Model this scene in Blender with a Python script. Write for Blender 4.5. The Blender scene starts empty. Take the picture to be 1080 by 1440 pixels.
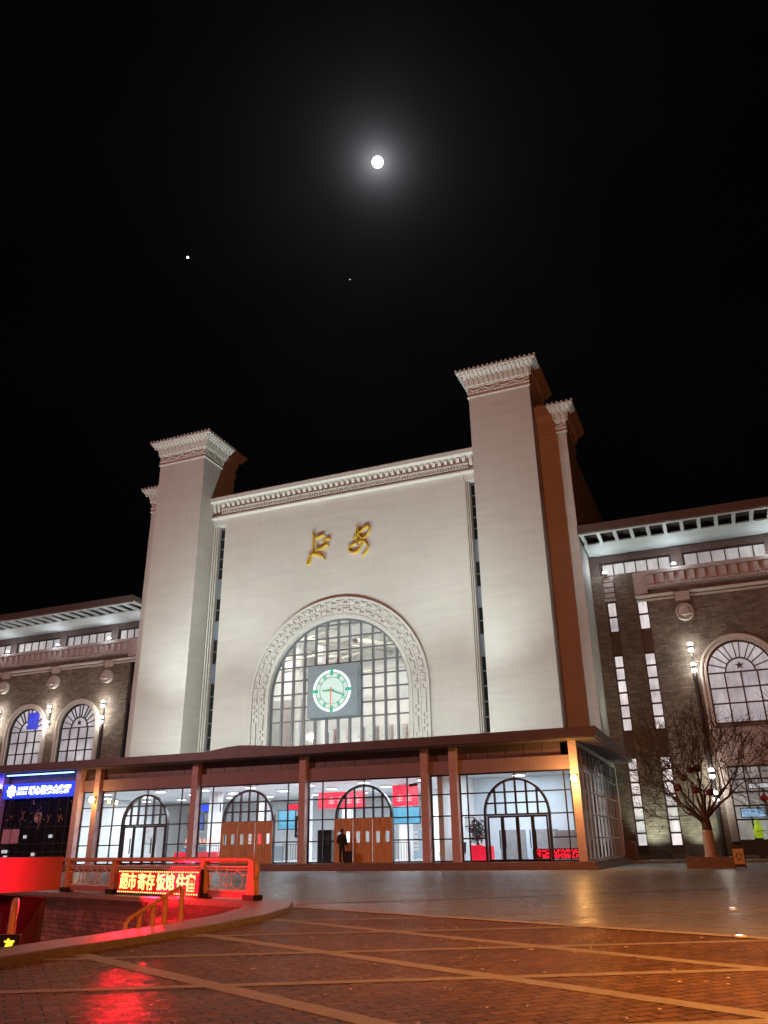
import bpy, bmesh, math, random
from mathutils import Vector, Matrix
from mathutils.geometry import tessellate_polygon
random.seed(7)
S = bpy.context.scene
COL = S.collection
pi = math.pi
CX = -27.04                      # the station's axis of symmetry

# ------------------------------------------------------------------ helpers
def link(o):
    COL.objects.link(o); return o

def tag(o, label=None, cat=None, group=None, kind=None):
    if label: o['label'] = label
    if cat: o['category'] = cat
    if group: o['group'] = group
    if kind: o['kind'] = kind
    return o

WORLD = {}
def thing(name, label, cat, loc=(0, 0, 0), group=None):
    o = link(bpy.data.objects.new(name, None))
    o.empty_display_size = .3
    o.location = loc
    WORLD[o.name] = Vector(loc)
    return tag(o, label, cat, group)

class MB:
    """collects geometry in world coordinates, linked later as ONE mesh object"""
    def __init__(s): s.v = []; s.f = []; s.sm = set()
    def add(s, vs, fs, smooth=False):
        k = len(s.v); s.v += [tuple(p) for p in vs]
        for f in fs:
            if smooth: s.sm.add(len(s.f))
            s.f.append([i + k for i in f])
        return s
    def box(s, x0, y0, z0, x1, y1, z1):
        if x0 > x1: x0, x1 = x1, x0
        if y0 > y1: y0, y1 = y1, y0
        if z0 > z1: z0, z1 = z1, z0
        v = [(x, y, z) for z in (z0, z1) for y in (y0, y1) for x in (x0, x1)]
        return s.add(v, [(0, 2, 3, 1), (4, 5, 7, 6), (0, 1, 5, 4), (2, 6, 7, 3), (0, 4, 6, 2), (1, 3, 7, 5)])
    def quad(s, *p): return s.add(p, [tuple(range(len(p)))])
    def obox(s, c, ax, ay, az):
        """box from a centre and three half-axis vectors"""
        c, ax, ay, az = map(Vector, (c, ax, ay, az))
        v = [c + i * ax + j * ay + k * az for k in (-1, 1) for j in (-1, 1) for i in (-1, 1)]
        return s.add(v, [(0, 2, 3, 1), (4, 5, 7, 6), (0, 1, 5, 4), (2, 6, 7, 3), (0, 4, 6, 2), (1, 3, 7, 5)])
    def tube(s, pts, rs, n=8, cap=True, smooth=True):
        pts = [Vector(p) for p in pts]
        if not isinstance(rs, (list, tuple)): rs = [rs] * len(pts)
        V = []; F = []; prev = None
        for i, p in enumerate(pts):
            d = (pts[min(i + 1, len(pts) - 1)] - pts[max(i - 1, 0)])
            d = d.normalized() if d.length > 1e-9 else Vector((0, 0, 1))
            if prev is None:
                a = d.cross(Vector((0, 0, 1)) if abs(d.z) < .9 else Vector((1, 0, 0))).normalized()
            else:
                a = prev - d * prev.dot(d)
                a = a.normalized() if a.length > 1e-6 else d.cross(Vector((1, 0, .3))).normalized()
            prev = a; b = d.cross(a)
            for k in range(n):
                t = 2 * pi * k / n
                V.append(p + rs[i] * (math.cos(t) * a + math.sin(t) * b))
        for i in range(len(pts) - 1):
            for k in range(n):
                F.append((i * n + k, i * n + (k + 1) % n, (i + 1) * n + (k + 1) % n, (i + 1) * n + k))
        s.add(V, F, smooth)
        if cap:
            m = len(pts) - 1
            s.add([V[k] for k in range(n)], [tuple(reversed(range(n)))])
            s.add([V[m * n + k] for k in range(n)], [tuple(range(n))])
        return s
    def lathe(s, c, prof, n=20, axis='z', smooth=True):
        V = []; F = []
        for r, h in prof:
            for k in range(n):
                t = 2 * pi * k / n
                a, b = r * math.cos(t), r * math.sin(t)
                V.append({'z': (c[0] + a, c[1] + b, c[2] + h), 'y': (c[0] + a, c[1] + h, c[2] + b),
                          'x': (c[0] + h, c[1] + a, c[2] + b)}[axis])
        for i in range(len(prof) - 1):
            for k in range(n):
                F.append((i * n + k, i * n + (k + 1) % n, (i + 1) * n + (k + 1) % n, (i + 1) * n + k))
        return s.add(V, F, smooth)
    def prism(s, pts, vec):
        """closed prism: polygon pts swept along vec"""
        pts = [Vector(p) for p in pts]; vec = Vector(vec); n = len(pts)
        V = pts + [p + vec for p in pts]
        F = [tuple(range(n)), tuple(reversed(range(n, 2 * n)))]
        F += [(i, i + n, (i + 1) % n + n, (i + 1) % n) for i in range(n)]
        return s.add(V, F)
    def fill(s, outer, holes, to3, flip=False):
        loops = [[Vector((a, b, 0)) for a, b in lp] for lp in [outer] + list(holes)]
        flat = [p for lp in loops for p in lp]
        tris = tessellate_polygon(loops)
        return s.add([to3(p.x, p.y) for p in flat], [tuple(reversed(t)) if flip else t for t in tris])
    def wall(s, outer, holes, y0, y1):
        """upright wall facing -Y with openings; outlines are (x, z) loops"""
        s.fill(outer, holes, lambda a, b: (a, y0, b)); s.fill(outer, holes, lambda a, b: (a, y1, b), True)
        for lp in [outer] + list(holes):
            n = len(lp)
            V = [(a, y0, b) for a, b in lp] + [(a, y1, b) for a, b in lp]
            s.add(V, [(i, (i + 1) % n, (i + 1) % n + n, i + n) for i in range(n)])
        return s
    def build(s, name, mat, parent=None, recalc=True):
        me = bpy.data.meshes.new(name)
        off = Vector((0, 0, 0))
        if parent is not None: off = WORLD[parent.name]
        me.from_pydata([(x - off.x, y - off.y, z - off.z) for x, y, z in s.v], [], s.f)
        if s.sm:
            fl = [i in s.sm for i in range(len(s.f))]
            me.polygons.foreach_set('use_smooth', fl)
        if recalc:
            bm = bmesh.new(); bm.from_mesh(me)
            bmesh.ops.recalc_face_normals(bm, faces=bm.faces); bm.to_mesh(me); bm.free()
        me.materials.append(mat)
        o = link(bpy.data.objects.new(name, me))
        if parent is not None:
            o.parent = parent
        WORLD[o.name] = off
        return o

def single(name, mb, mat, label, cat, group=None):
    """a thing that is one mesh; its origin goes to the middle of its base"""
    xs, ys, zs = zip(*mb.v)
    c = Vector(((min(xs) + max(xs)) / 2, (min(ys) + max(ys)) / 2, min(zs)))
    mb.v = [(x - c.x, y - c.y, z - c.z) for x, y, z in mb.v]
    o = mb.build(name, mat); o.location = c; WORLD[o.name] = c
    return tag(o, label, cat, group)

def structure(name, mb, mat):
    return tag(mb.build(name, mat), kind='structure')

def copy_tree(o, parent=None):
    c = link(o.copy())
    if parent is not None: c.parent = parent
    for ch in list(o.children): copy_tree(ch, c)
    return c

# ------------------------------------------------------------------ materials
class NT:
    def __init__(s, name):
        s.m = bpy.data.materials.new(name); s.m.use_nodes = True
        s.t = s.m.node_tree; s.n = s.t.nodes; s.l = s.t.links
        s.b = s.n['Principled BSDF']
    def node(s, typ, **kw):
        nd = s.n.new(typ)
        for k, v in kw.items():
            if k in nd.inputs.keys(): nd.inputs[k].default_value = v
            else: setattr(nd, k, v)
        return nd
    def c(s, a, b): s.l.new(a, b)
    def uv(s, mode='wall', rot=0):
        tc = s.node('ShaderNodeTexCoord')
        if mode == 'obj': return tc.outputs['Object']
        sp = s.node('ShaderNodeSeparateXYZ'); s.c(tc.outputs['Object'], sp.inputs[0])
        cb = s.node('ShaderNodeCombineXYZ')
        if mode == 'wall':
            ad = s.node('ShaderNodeMath', operation='ADD'); s.c(sp.outputs[0], ad.inputs[0]); s.c(sp.outputs[1], ad.inputs[1])
            s.c(ad.outputs[0], cb.inputs[0]); s.c(sp.outputs[2], cb.inputs[1])
        else:
            s.c(sp.outputs[0], cb.inputs[0]); s.c(sp.outputs[1], cb.inputs[1])
        if rot:
            mp = s.node('ShaderNodeMapping'); mp.inputs['Rotation'].default_value = (0, 0, rot)
            s.c(cb.outputs[0], mp.inputs[0]); return mp.outputs[0]
        return cb.outputs[0]
    def noise(s, vec, scale, detail=5, rough=.6):
        n = s.node('ShaderNodeTexNoise', Scale=scale, Detail=detail, Roughness=rough)
        if vec is not None: s.c(vec, n.inputs['Vector'])
        return n.outputs['Fac']
    def ramp(s, fac, a, b, ca=None, cb=None):
        if ca is None:
            n = s.node('ShaderNodeMapRange'); n.inputs['From Min'].default_value = a; n.inputs['From Max'].default_value = b
            s.c(fac, n.inputs['Value']); return n.outputs[0]
        n = s.node('ShaderNodeValToRGB'); e = n.color_ramp.elements
        e[0].position = a; e[0].color = (*ca, 1); e[1].position = b; e[1].color = (*cb, 1)
        s.c(fac, n.inputs[0]); return n.outputs[0]
    def mul(s, a, b, fac=1.0, mode='MULTIPLY'):
        n = s.node('ShaderNodeMix', data_type='RGBA', blend_type=mode); n.inputs[0].default_value = fac
        for q, i in ((a, 6), (b, 7)):
            if isinstance(q, tuple): n.inputs[i].default_value = (*q, 1)
            else: s.c(q, n.inputs[i])
        return n.outputs[2]
    def mix(s, fac, a, b):
        n = s.node('ShaderNodeMix', data_type='RGBA'); s.c(fac, n.inputs[0])
        for q, i in ((a, 6), (b, 7)):
            if isinstance(q, tuple): n.inputs[i].default_value = (*q, 1)
            else: s.c(q, n.inputs[i])
        return n.outputs[2]
    def bump(s, h, strength=.3, dist=.02, prev=None):
        n = s.node('ShaderNodeBump'); n.inputs['Strength'].default_value = strength; n.inputs['Distance'].default_value = dist
        s.c(h, n.inputs['Height'])
        if prev is not None: s.c(prev, n.inputs['Normal'])
        s.c(n.outputs[0], s.b.inputs['Normal']); return n.outputs[0]
    def base(s, c, rough=.6, metal=0.):
        if isinstance(c, tuple): s.b.inputs['Base Color'].default_value = (*c, 1)
        else: s.c(c, s.b.inputs['Base Color'])
        if isinstance(rough, float): s.b.inputs['Roughness'].default_value = rough
        else: s.c(rough, s.b.inputs['Roughness'])
        s.b.inputs['Metallic'].default_value = metal
        return s
    def emit(s, c, st):
        if isinstance(c, tuple): s.b.inputs['Emission Color'].default_value = (*c, 1)
        else: s.c(c, s.b.inputs['Emission Color'])
        s.b.inputs['Emission Strength'].default_value = st
        return s

def simple(name, c, rough=.55, metal=0., var=.15, scale=6., bump=.0):
    t = NT(name); v = t.uv('obj')
    f = t.noise(v, scale)
    lo = tuple(x * (1 - var) for x in c); hi = tuple(min(1, x * (1 + var)) for x in c)
    t.base(t.ramp(f, .3, .7, lo, hi), rough, metal)
    if bump: t.bump(f, bump)
    return t.m

def emissive(name, c, st, base=(.05, .05, .05), var=0., scale=2.):
    t = NT(name); t.base(base, .5)
    if var:
        f = t.noise(t.uv('obj'), scale, 3)
        t.emit(t.ramp(f, .3, .7, tuple(x * (1 - var) for x in c), c), st)
    else: t.emit(c, st)
    return t.m

def sheen(t, col, rough, normal, amount):
    """dull worn paving: a diffuse body with a thin constant sheen"""
    n = t.n; df = n.new('ShaderNodeBsdfDiffuse'); gl = n.new('ShaderNodeBsdfGlossy'); mx = n.new('ShaderNodeMixShader')
    mx.inputs[0].default_value = amount
    t.c(col, df.inputs[0]); t.c(rough, gl.inputs['Roughness'])
    t.c(normal, df.inputs['Normal']); t.c(normal, gl.inputs['Normal'])
    t.c(df.outputs[0], mx.inputs[1]); t.c(gl.outputs[0], mx.inputs[2]); t.c(mx.outputs[0], n['Material Output'].inputs[0])
    n.remove(t.b)

def stone_wall():
    t = NT('pale_stone_cladding'); v = t.uv('wall')
    br = t.node('ShaderNodeTexBrick', Scale=1.0); br.offset = .5
    for k, x in (('Brick Width', 1.5), ('Row Height', .6), ('Mortar Size', .008), ('Mortar Smooth', .1)): br.inputs[k].default_value = x
    br.inputs['Color1'].default_value = (.585, .565, .545, 1); br.inputs['Color2'].default_value = (.565, .545, .525, 1)
    br.inputs['Mortar'].default_value = (.52, .50, .48, 1)
    t.c(v, br.inputs['Vector'])
    mp = t.node('ShaderNodeMapping'); mp.inputs['Scale'].default_value = (.25, 1.4, 1); t.c(v, mp.inputs[0])
    n1 = t.noise(mp.outputs[0], 1.3, 6, .65); n2 = t.noise(t.uv('obj'), 14., 6, .7)
    st = t.node('ShaderNodeMapping'); st.inputs['Scale'].default_value = (1.2, .07, 1); t.c(v, st.inputs[0])
    n3 = t.noise(st.outputs[0], 1.5, 5, .6)
    c = t.mul(br.outputs['Color'], t.ramp(n1, .3, .75, (.90, .90, .90), (1.04, 1.035, 1.03)))
    c = t.mul(c, t.ramp(n3, .35, .6, (.975, .97, .968), (1., 1., 1.)))
    t.base(c, .62)
    b = t.bump(br.outputs['Fac'], -.12, .008); t.bump(n2, .10, .012, b)
    return t.m

def brick_wall():
    t = NT('grey_brown_brick'); v = t.uv('wall')
    br = t.node('ShaderNodeTexBrick', Scale=1.0)
    for k, x in (('Brick Width', .62), ('Row Height', .16), ('Mortar Size', .014), ('Mortar Smooth', .3), ('Bias', .1)): br.inputs[k].default_value = x
    br.inputs['Color1'].default_value = (.235, .205, .175, 1); br.inputs['Color2'].default_value = (.14, .12, .104, 1)
    br.inputs['Mortar'].default_value = (.085, .07, .06, 1)
    wob = t.node('ShaderNodeTexNoise', Scale=.9, Detail=3.); t.c(v, wob.inputs['Vector'])
    va = t.node('ShaderNodeVectorMath', operation='MULTIPLY_ADD'); t.c(wob.outputs['Color'], va.inputs[0])
    va.inputs[1].default_value = (.12, .12, 0); t.c(v, va.inputs[2]); t.c(va.outputs[0], br.inputs['Vector'])
    n = t.noise(t.uv('obj'), 3., 6); n2 = t.noise(t.uv('obj'), .35, 4)
    c = t.mul(br.outputs['Color'], t.ramp(n, .25, .75, (.65, .65, .65), (1.35, 1.3, 1.25)))
    c = t.mul(c, t.ramp(n2, .3, .7, (.8, .8, .82), (1.15, 1.12, 1.1)))
    t.base(c, .8)
    b = t.bump(br.outputs['Fac'], -.6, .04); t.bump(n, .7, .06, b)
    return t.m

def granite(name='granite_paving'):
    t = NT(name); v = t.uv('flat', math.radians(12))
    br = t.node('ShaderNodeTexBrick', Scale=1.0); br.offset = .5
    for k, x in (('Brick Width', 1.2), ('Row Height', .8), ('Mortar Size', .008)): br.inputs[k].default_value = x
    br.inputs['Color1'].default_value = (.30, .29, .295, 1); br.inputs['Color2'].default_value = (.245, .238, .242, 1)
    br.inputs['Mortar'].default_value = (.06, .058, .056, 1); t.c(v, br.inputs['Vector'])
    n = t.noise(t.uv('obj'), .35, 6, .65); n2 = t.noise(t.uv('obj'), 60., 3); n3 = t.noise(t.uv('obj'), 2.2, 5)
    c = t.mul(br.outputs['Color'], t.ramp(n, .3, .7, (.7, .7, .7), (1.2, 1.2, 1.2)))
    c = t.mul(c, t.ramp(n2, .3, .7, (.85, .85, .85), (1.12, 1.12, 1.12)))
    t.base(c, t.ramp(n3, .25, .8)); t.b.inputs['Specular IOR Level'].default_value = .28
    rr = t.node('ShaderNodeMapRange'); rr.inputs['From Min'].default_value = .3; rr.inputs['From Max'].default_value = .7
    rr.inputs['To Min'].default_value = .2; rr.inputs['To Max'].default_value = .42
    t.c(n3, rr.inputs['Value']); t.c(rr.outputs[0], t.b.inputs['Roughness'])
    b = t.bump(br.outputs['Fac'], -.25, .01); b = t.bump(n2, .05, .01, b)
    sheen(t, c, rr.outputs[0], b, .20)
    return t.m

def brick_pavers():
    t = NT('red_brick_pavers'); v = t.uv('flat', math.radians(-47))
    br = t.node('ShaderNodeTexBrick', Scale=1.0); br.offset = .5
    for k, x in (('Brick Width', .27), ('Row Height', .135), ('Mortar Size', .011), ('Mortar Smooth', .25)): br.inputs[k].default_value = x
    br.inputs['Color1'].default_value = (.29, .165, .066, 1); br.inputs['Color2'].default_value = (.195, .105, .042, 1)
    br.inputs['Mortar'].default_value = (.03, .018, .012, 1); t.c(v, br.inputs['Vector'])
    n = t.noise(t.uv('obj'), .8, 6, .65); n2 = t.noise(t.uv('obj'), 45., 4, .7); n3 = t.noise(t.uv('obj'), 7., 4)
    c = t.mul(br.outputs['Color'], t.ramp(n, .3, .7, (.72, .72, .72), (1.2, 1.2, 1.2)))
    c = t.mul(c, t.ramp(n2, .3, .75, (.75, .75, .75), (1.2, 1.2, 1.2)))
    t.base(c, .4); t.b.inputs['Specular IOR Level'].default_value = .13
    rr = t.node('ShaderNodeMapRange'); rr.inputs['From Min'].default_value = .3; rr.inputs['From Max'].default_value = .7
    rr.inputs['To Min'].default_value = .16; rr.inputs['To Max'].default_value = .46
    t.c(n3, rr.inputs['Value']); t.c(rr.outputs[0], t.b.inputs['Roughness'])
    n5 = t.noise(t.uv('obj'), 140., 2)
    b = t.bump(br.outputs['Fac'], -1., .012); b = t.bump(n2, .5, .005, b); b = t.bump(n5, .5, .0025, b)
    sheen(t, c, rr.outputs[0], b, .075)
    return t.m

def wood():
    t = NT('brown_wood_panel'); v = t.uv('wall')
    mp = t.node('ShaderNodeMapping'); mp.inputs['Scale'].default_value = (5., .5, 1); t.c(v, mp.inputs[0])
    n = t.noise(mp.outputs[0], 2.2, 6, .6)
    t.base(t.ramp(n, .3, .7, (.42, .20, .075), (.80, .47, .21)), .45)
    t.bump(n, .15, .01)
    return t.m

def glass(name, tint=(.93, .96, .98), refl=.55):
    t = NT(name); n = t.n
    for x in list(n):
        if x.type == 'BSDF_PRINCIPLED': n.remove(x)
    tr = n.new('ShaderNodeBsdfTransparent'); tr.inputs[0].default_value = (*tint, 1)
    gl = n.new('ShaderNodeBsdfGlossy'); gl.inputs['Roughness'].default_value = .02
    fr = n.new('ShaderNodeFresnel'); fr.inputs[0].default_value = 1.5
    mth = n.new('ShaderNodeMath'); mth.operation = 'MULTIPLY'; mth.inputs[1].default_value = refl
    mx = n.new('ShaderNodeMixShader')
    t.c(fr.outputs[0], mth.inputs[0]); t.c(mth.outputs[0], mx.inputs[0])
    t.c(tr.outputs[0], mx.inputs[1]); t.c(gl.outputs[0], mx.inputs[2])
    t.c(mx.outputs[0], n['Material Output'].inputs[0])
    return t.m

def lit_window(name, c, st, var=.45, sx=.9, sz=.5):
    """a lit room behind blinds: its brightness wanders from pane to pane"""
    t = NT(name); v = t.uv('wall'); t.base((.3, .3, .3), .45); t.b.inputs['Specular IOR Level'].default_value = .2
    mp = t.node('ShaderNodeMapping'); mp.inputs['Scale'].default_value = (1.6, .35, 1); t.c(v, mp.inputs[0])
    n = t.noise(v, sz, 4); fold = t.noise(mp.outputs[0], 2.4, 3); big = t.noise(v, .21 * sx, 2)
    cc = t.mul(t.ramp(n, .3, .72, tuple(x * (1 - var) for x in c), c), t.ramp(fold, .35, .65, (.74, .74, .76), (1.06, 1.05, 1.04)))
    cc = t.mul(cc, t.ramp(big, .38, .62, (.55, .56, .6), (1.08, 1.06, 1.04)))
    t.emit(cc, st)
    return t.m

def paving_band(name='pale_paving_band', lo=(.35, .31, .28), hi=(.46, .41, .37)):
    t = NT(name); v = t.uv('obj')
    n = t.noise(v, 5., 5); n2 = t.noise(v, 40., 4)
    c = t.mul(t.ramp(n, .3, .7, lo, hi), t.ramp(n2, .3, .7, (.8, .8, .8), (1.15, 1.15, 1.15)))
    t.base(c, .4); b = t.bump(n2, .25, .006)
    sheen(t, c, t.ramp(n, -.6, 1.6), b, .12)
    return t.m

M = {}
M['stone'] = stone_wall()
M['trim'] = simple('pale_stone_trim', (.56, .535, .51), .6, 0, .10, 5., .1)
M['pinktrim'] = simple('pinkish_stone_trim', (.43, .365, .36), .65, 0, .12, 5., .1)
M['greek'] = simple('carved_arch_stone', (.56, .55, .53), .6, 0, .08, 4., .15)
M['brick'] = brick_wall()
M['granite'] = granite()
M['paleline'] = paving_band('pale_granite_line', (.52, .46, .41), (.64, .57, .51))
M['pavers'] = brick_pavers()
M['band'] = paving_band()
M['kerb'] = simple('granite_kerb', (.19, .15, .15), .5, 0, .22, 8., .2)
M['canopy'] = simple('brown_metal_cladding', (.125, .092, .10), .42, 0, .14, 1.2)
M['soffit'] = simple('dark_canopy_soffit', (.10, .075, .068), .6, 0, .15, 2.)
M['beam'] = simple('red_brown_beam', (.29, .205, .235), .55, 0, .1, 2.)
M['column'] = simple('red_brown_stone_column', (.53, .375, .385), .5, 0, .12, 4.)
M['dark'] = simple('dark_metal_frame', (.028, .028, .032), .4, .3, .15)
M['greyframe'] = simple('grey_metal_frame', (.16, .18, .20), .4, .3, .1)
M['whiteframe'] = simple('off_white_metal', (.55, .54, .5), .45, 0, .1)
M['wood'] = wood()
M['gold'] = simple('gold_letter_metal', (.86, .58, .05), .4, .45, .1)
M['glass'] = glass('clear_window_glass')
M['dullglass'] = glass('dull_window_glass', (.93, .95, .94), .12)
M['darkglass'] = simple('dark_window_glass', (.015, .018, .022), .08, 0, .2)
M['spandrel'] = simple('blue_grey_spandrel', (.17, .20, .25), .4, 0, .1)
M['darkspandrel'] = simple('dark_spandrel_panel', (.045, .045, .05), .4, 0, .15)
M['white'] = simple('white_plaster', (.76, .77, .78), .6, 0, .05, 1.5)
M['bluewall'] = simple('pale_blue_plaster', (.58, .66, .74), .55, 0, .06, 1.5)
M['floor'] = simple('polished_floor', (.42, .42, .43), .2, 0, .1)
M['lampglow'] = emissive('ceiling_lamp_glow', (.92, .97, 1.), 9)
M['eave'] = simple('white_painted_eave', (.62, .64, .66), .5, 0, .08, 1.5)
M['gutter'] = simple('brown_gutter_metal', (.09, .066, .06), .55, 0, .15, 1.5)
M['wingpane'] = lit_window('curtained_lit_pane', (.78, .76, .80), .85)
M['slitpane'] = lit_window('warm_lit_pane', (.95, .88, .86), 1.25, .5, 1.3)
M['clerepane'] = lit_window('pale_lit_clerestory_pane', (.78, .78, .78), .75, .5, .7, .35)
M['shoppane'] = lit_window('lit_shop_pane', (.72, .76, .74), .45, .6, .8, .9)
M['paint'] = simple('orange_brown_painted_steel', (.50, .23, .12), .42, 0, .15, 9.)
M['palelattice'] = simple('pale_pink_lattice', (.60, .44, .41), .45, 0, .12, 9.)
M['whitebulb'] = emissive('white_lamp_bulb', (1., .97, .86), 16)
M['yellowbulb'] = emissive('amber_lamp_bulb', (1., .60, .14), 22)
M['lampbody'] = simple('dark_lamp_housing', (.04, .04, .045), .4, .4)
M['blacklacquer'] = simple('black_lacquer', (.015, .015, .016), .3)
M['ledred'] = emissive('red_led_panel', (1., .0, .012), .85, (.02, 0, 0), .35, 12.)
M['ledyellow'] = emissive('yellow_led_dots', (1., .80, .20), 2.4)
M['ledgold'] = emissive('amber_led_letters', (1., .62, .03), 2.6)
M['ledtext_red'] = emissive('red_led_letters', (1., .01, .03), 3.2)
M['signblue'] = emissive('blue_lightbox', (.02, .06, .78), 1.25, (.01, .02, .3), .3, 1.)
M['signwhite'] = emissive('white_lit_letters', (.95, .98, 1.), 3.5)
M['bluestrip'] = emissive('blue_strip_lamp', (.16, .32, 1.), 7)
M['cyan'] = emissive('cyan_screen', (.02, .50, .85), 1.0, var=.5, scale=1.2)
M['redscreen'] = emissive('red_banner_glow', (.95, .02, .06), .95, (.3, .0, .01), .3, 2.)
M['whiteglow'] = emissive('white_poster_glow', (.9, .9, .95), .75, var=.5, scale=3.)
M['dialface'] = emissive('pale_clock_face', (.70, .88, .82), .50, (.34, .42, .39))
M['dialring'] = emissive('white_clock_ring', (.9, 1., .97), 1.5)
M['dialgreen'] = emissive('green_clock_glow', (.02, .70, .40), .62)
M['handred'] = emissive('red_clock_hand', (1., .16, .05), .9)
M['clockbox'] = simple('blue_grey_clock_box', (.23, .29, .34), .5, 0, .08, 1.)
M['moon'] = emissive('moon_surface', (1., .98, .96), 6, (.5, .5, .5))
M['planet'] = emissive('planet_glow', (1., .97, .9), 2.4)
M['bark'] = simple('dark_bark', (.075, .048, .036), .85, 0, .35, 12., .5)
M['limewash'] = simple('limewashed_bark', (.42, .30, .25), .8, 0, .2, 12., .4)
M['redlantern'] = simple('red_lantern_silk', (.11, .012, .012), .6, 0, .2)
M['planter'] = simple('brown_planter_stone', (.16, .085, .06), .6, 0, .25, 5., .3)
M['soil'] = simple('dark_soil', (.035, .025, .02), .9, 0, .3, 20., .6)
M['cloth'] = simple('black_winter_cloth', (.018, .018, .022), .8, 0, .25, 20.)
M['trousers'] = simple('dark_trousers', (.014, .014, .018), .85, 0, .2, 20.)
M['skin'] = simple('skin', (.45, .26, .19), .55, 0, .06)
M['hair'] = simple('black_hair', (.01, .009, .009), .5)
M['shoe'] = simple('pale_sole_shoes', (.35, .34, .33), .6)
M['pitwall'] = None
M['redpanel'] = simple('pale_painted_panel', (.40, .12, .14), .45, 0, .08, 2.)
M['litter'] = simple('paper_scraps', (.62, .50, .42), .6, 0, .3, 30.)
M['yellowgreen'] = emissive('yellow_green_display', (.55, .78, .03), .5, (.3, .4, .02), .5, 3.)
M['poster'] = simple('pink_poster_paper', (.55, .33, .36), .6, 0, .15, 6.)
M['shopdark'] = simple('dark_shop_interior', (.045, .035, .055), .5, 0, .3, 1.2)
M['bronze'] = simple('dull_gold_emblem', (.45, .30, .16), .4, .4, .2)

def pit_wall():
    t = NT('rough_dark_brick'); v = t.uv('wall')
    br = t.node('ShaderNodeTexBrick', Scale=1.0)
    for k, x in (('Brick Width', .5), ('Row Height', .11), ('Mortar Size', .012)): br.inputs[k].default_value = x
    br.inputs['Color1'].default_value = (.25, .115, .10, 1); br.inputs['Color2'].default_value = (.13, .06, .055, 1)
    br.inputs['Mortar'].default_value = (.06, .04, .035, 1); t.c(v, br.inputs['Vector'])
    n = t.noise(t.uv('obj'), 2.5, 6, .7)
    t.base(t.mul(br.outputs['Color'], t.ramp(n, .3, .7, (.35, .35, .35), (1.5, 1.5, 1.5))), .55)
    b = t.bump(br.outputs['Fac'], -.6, .03); t.bump(n, .8, .08, b)
    return t.m
M['pitwall'] = pit_wall()

# ------------------------------------------------------------------ camera
cam_d = bpy.data.cameras.new('camera'); cam = link(bpy.data.objects.new('camera', cam_d)); S.camera = cam
cam_d.sensor_fit = 'HORIZONTAL'; cam_d.sensor_width = 36; cam_d.lens = 1110 / 1080 * 36
cam_d.clip_start = .1; cam_d.clip_end = 5000
yaw, pitch, roll = .387394, .402086, -.0150347
d = Vector((-math.sin(yaw) * math.cos(pitch), math.cos(yaw) * math.cos(pitch), math.sin(pitch)))
r = Vector((math.cos(yaw), math.sin(yaw), 0)); u = r.cross(d)
r2 = math.cos(roll) * r + math.sin(roll) * u; u2 = -math.sin(roll) * r + math.cos(roll) * u
cam.matrix_world = Matrix(((r2.x, u2.x, -d.x, 0), (r2.y, u2.y, -d.y, 0), (r2.z, u2.z, -d.z, 1.14), (0, 0, 0, 1)))

# ------------------------------------------------------------------ light helpers
def point(name, loc, power, color=(1, 1, 1), radius=.1):
    l = bpy.data.lights.new(name, 'POINT'); l.energy = power; l.color = color; l.shadow_soft_size = radius
    o = link(bpy.data.objects.new(name, l)); o.location = loc; return o
def spot(name, loc, target, power, color=(1, 1, 1), size=80, blend=.8, radius=.15):
    l = bpy.data.lights.new(name, 'SPOT'); l.energy = power; l.color = color; l.shadow_soft_size = radius
    l.spot_size = math.radians(size); l.spot_blend = blend
    o = link(bpy.data.objects.new(name, l)); o.location = loc
    o.rotation_euler = (Vector(target) - Vector(loc)).to_track_quat('-Z', 'Y').to_euler(); return o
def area(name, loc, target, power, sx, sy, color=(1, 1, 1), spread=180):
    l = bpy.data.lights.new(name, 'AREA'); l.spread = math.radians(spread); l.energy = power; l.color = color; l.shape = 'RECTANGLE'; l.size = sx; l.size_y = sy
    o = link(bpy.data.objects.new(name, l)); o.location = loc
    o.rotation_euler = (Vector(target) - Vector(loc)).to_track_quat('-Z', 'Y').to_euler(); return o

def arch_loop(cx, zc, r, z0, n=40):
    """(x, z) outline of an arched opening, anticlockwise from its lower right corner"""
    return [(cx + r, z0)] + [(cx + r * math.cos(pi * k / n), zc + r * math.sin(pi * k / n)) for k in range(n + 1)] + [(cx - r, z0)]

def arch_band(mb, cx, zc, ri, ro, z0, y0, y1, n=48):
    a = arch_loop(cx, zc, ri, z0, n); b = arch_loop(cx, zc, ro, z0, n); m = len(a)
    V = [(x, y0, z) for x, z in a] + [(x, y0, z) for x, z in b] + [(x, y1, z) for x, z in a] + [(x, y1, z) for x, z in b]
    F = []
    for i in range(m - 1):
        F += [(i, i + 1, m + i + 1, m + i), (i, 2 * m + i, 2 * m + i + 1, i + 1), (m + i, m + i + 1, 3 * m + i + 1, 3 * m + i),
              (2 * m + i, 3 * m + i, 3 * m + i + 1, 2 * m + i + 1)]
    for i in (0, m - 1): F.append((i, m + i, 3 * m + i, 2 * m + i))
    return mb.add(V, F)

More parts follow.
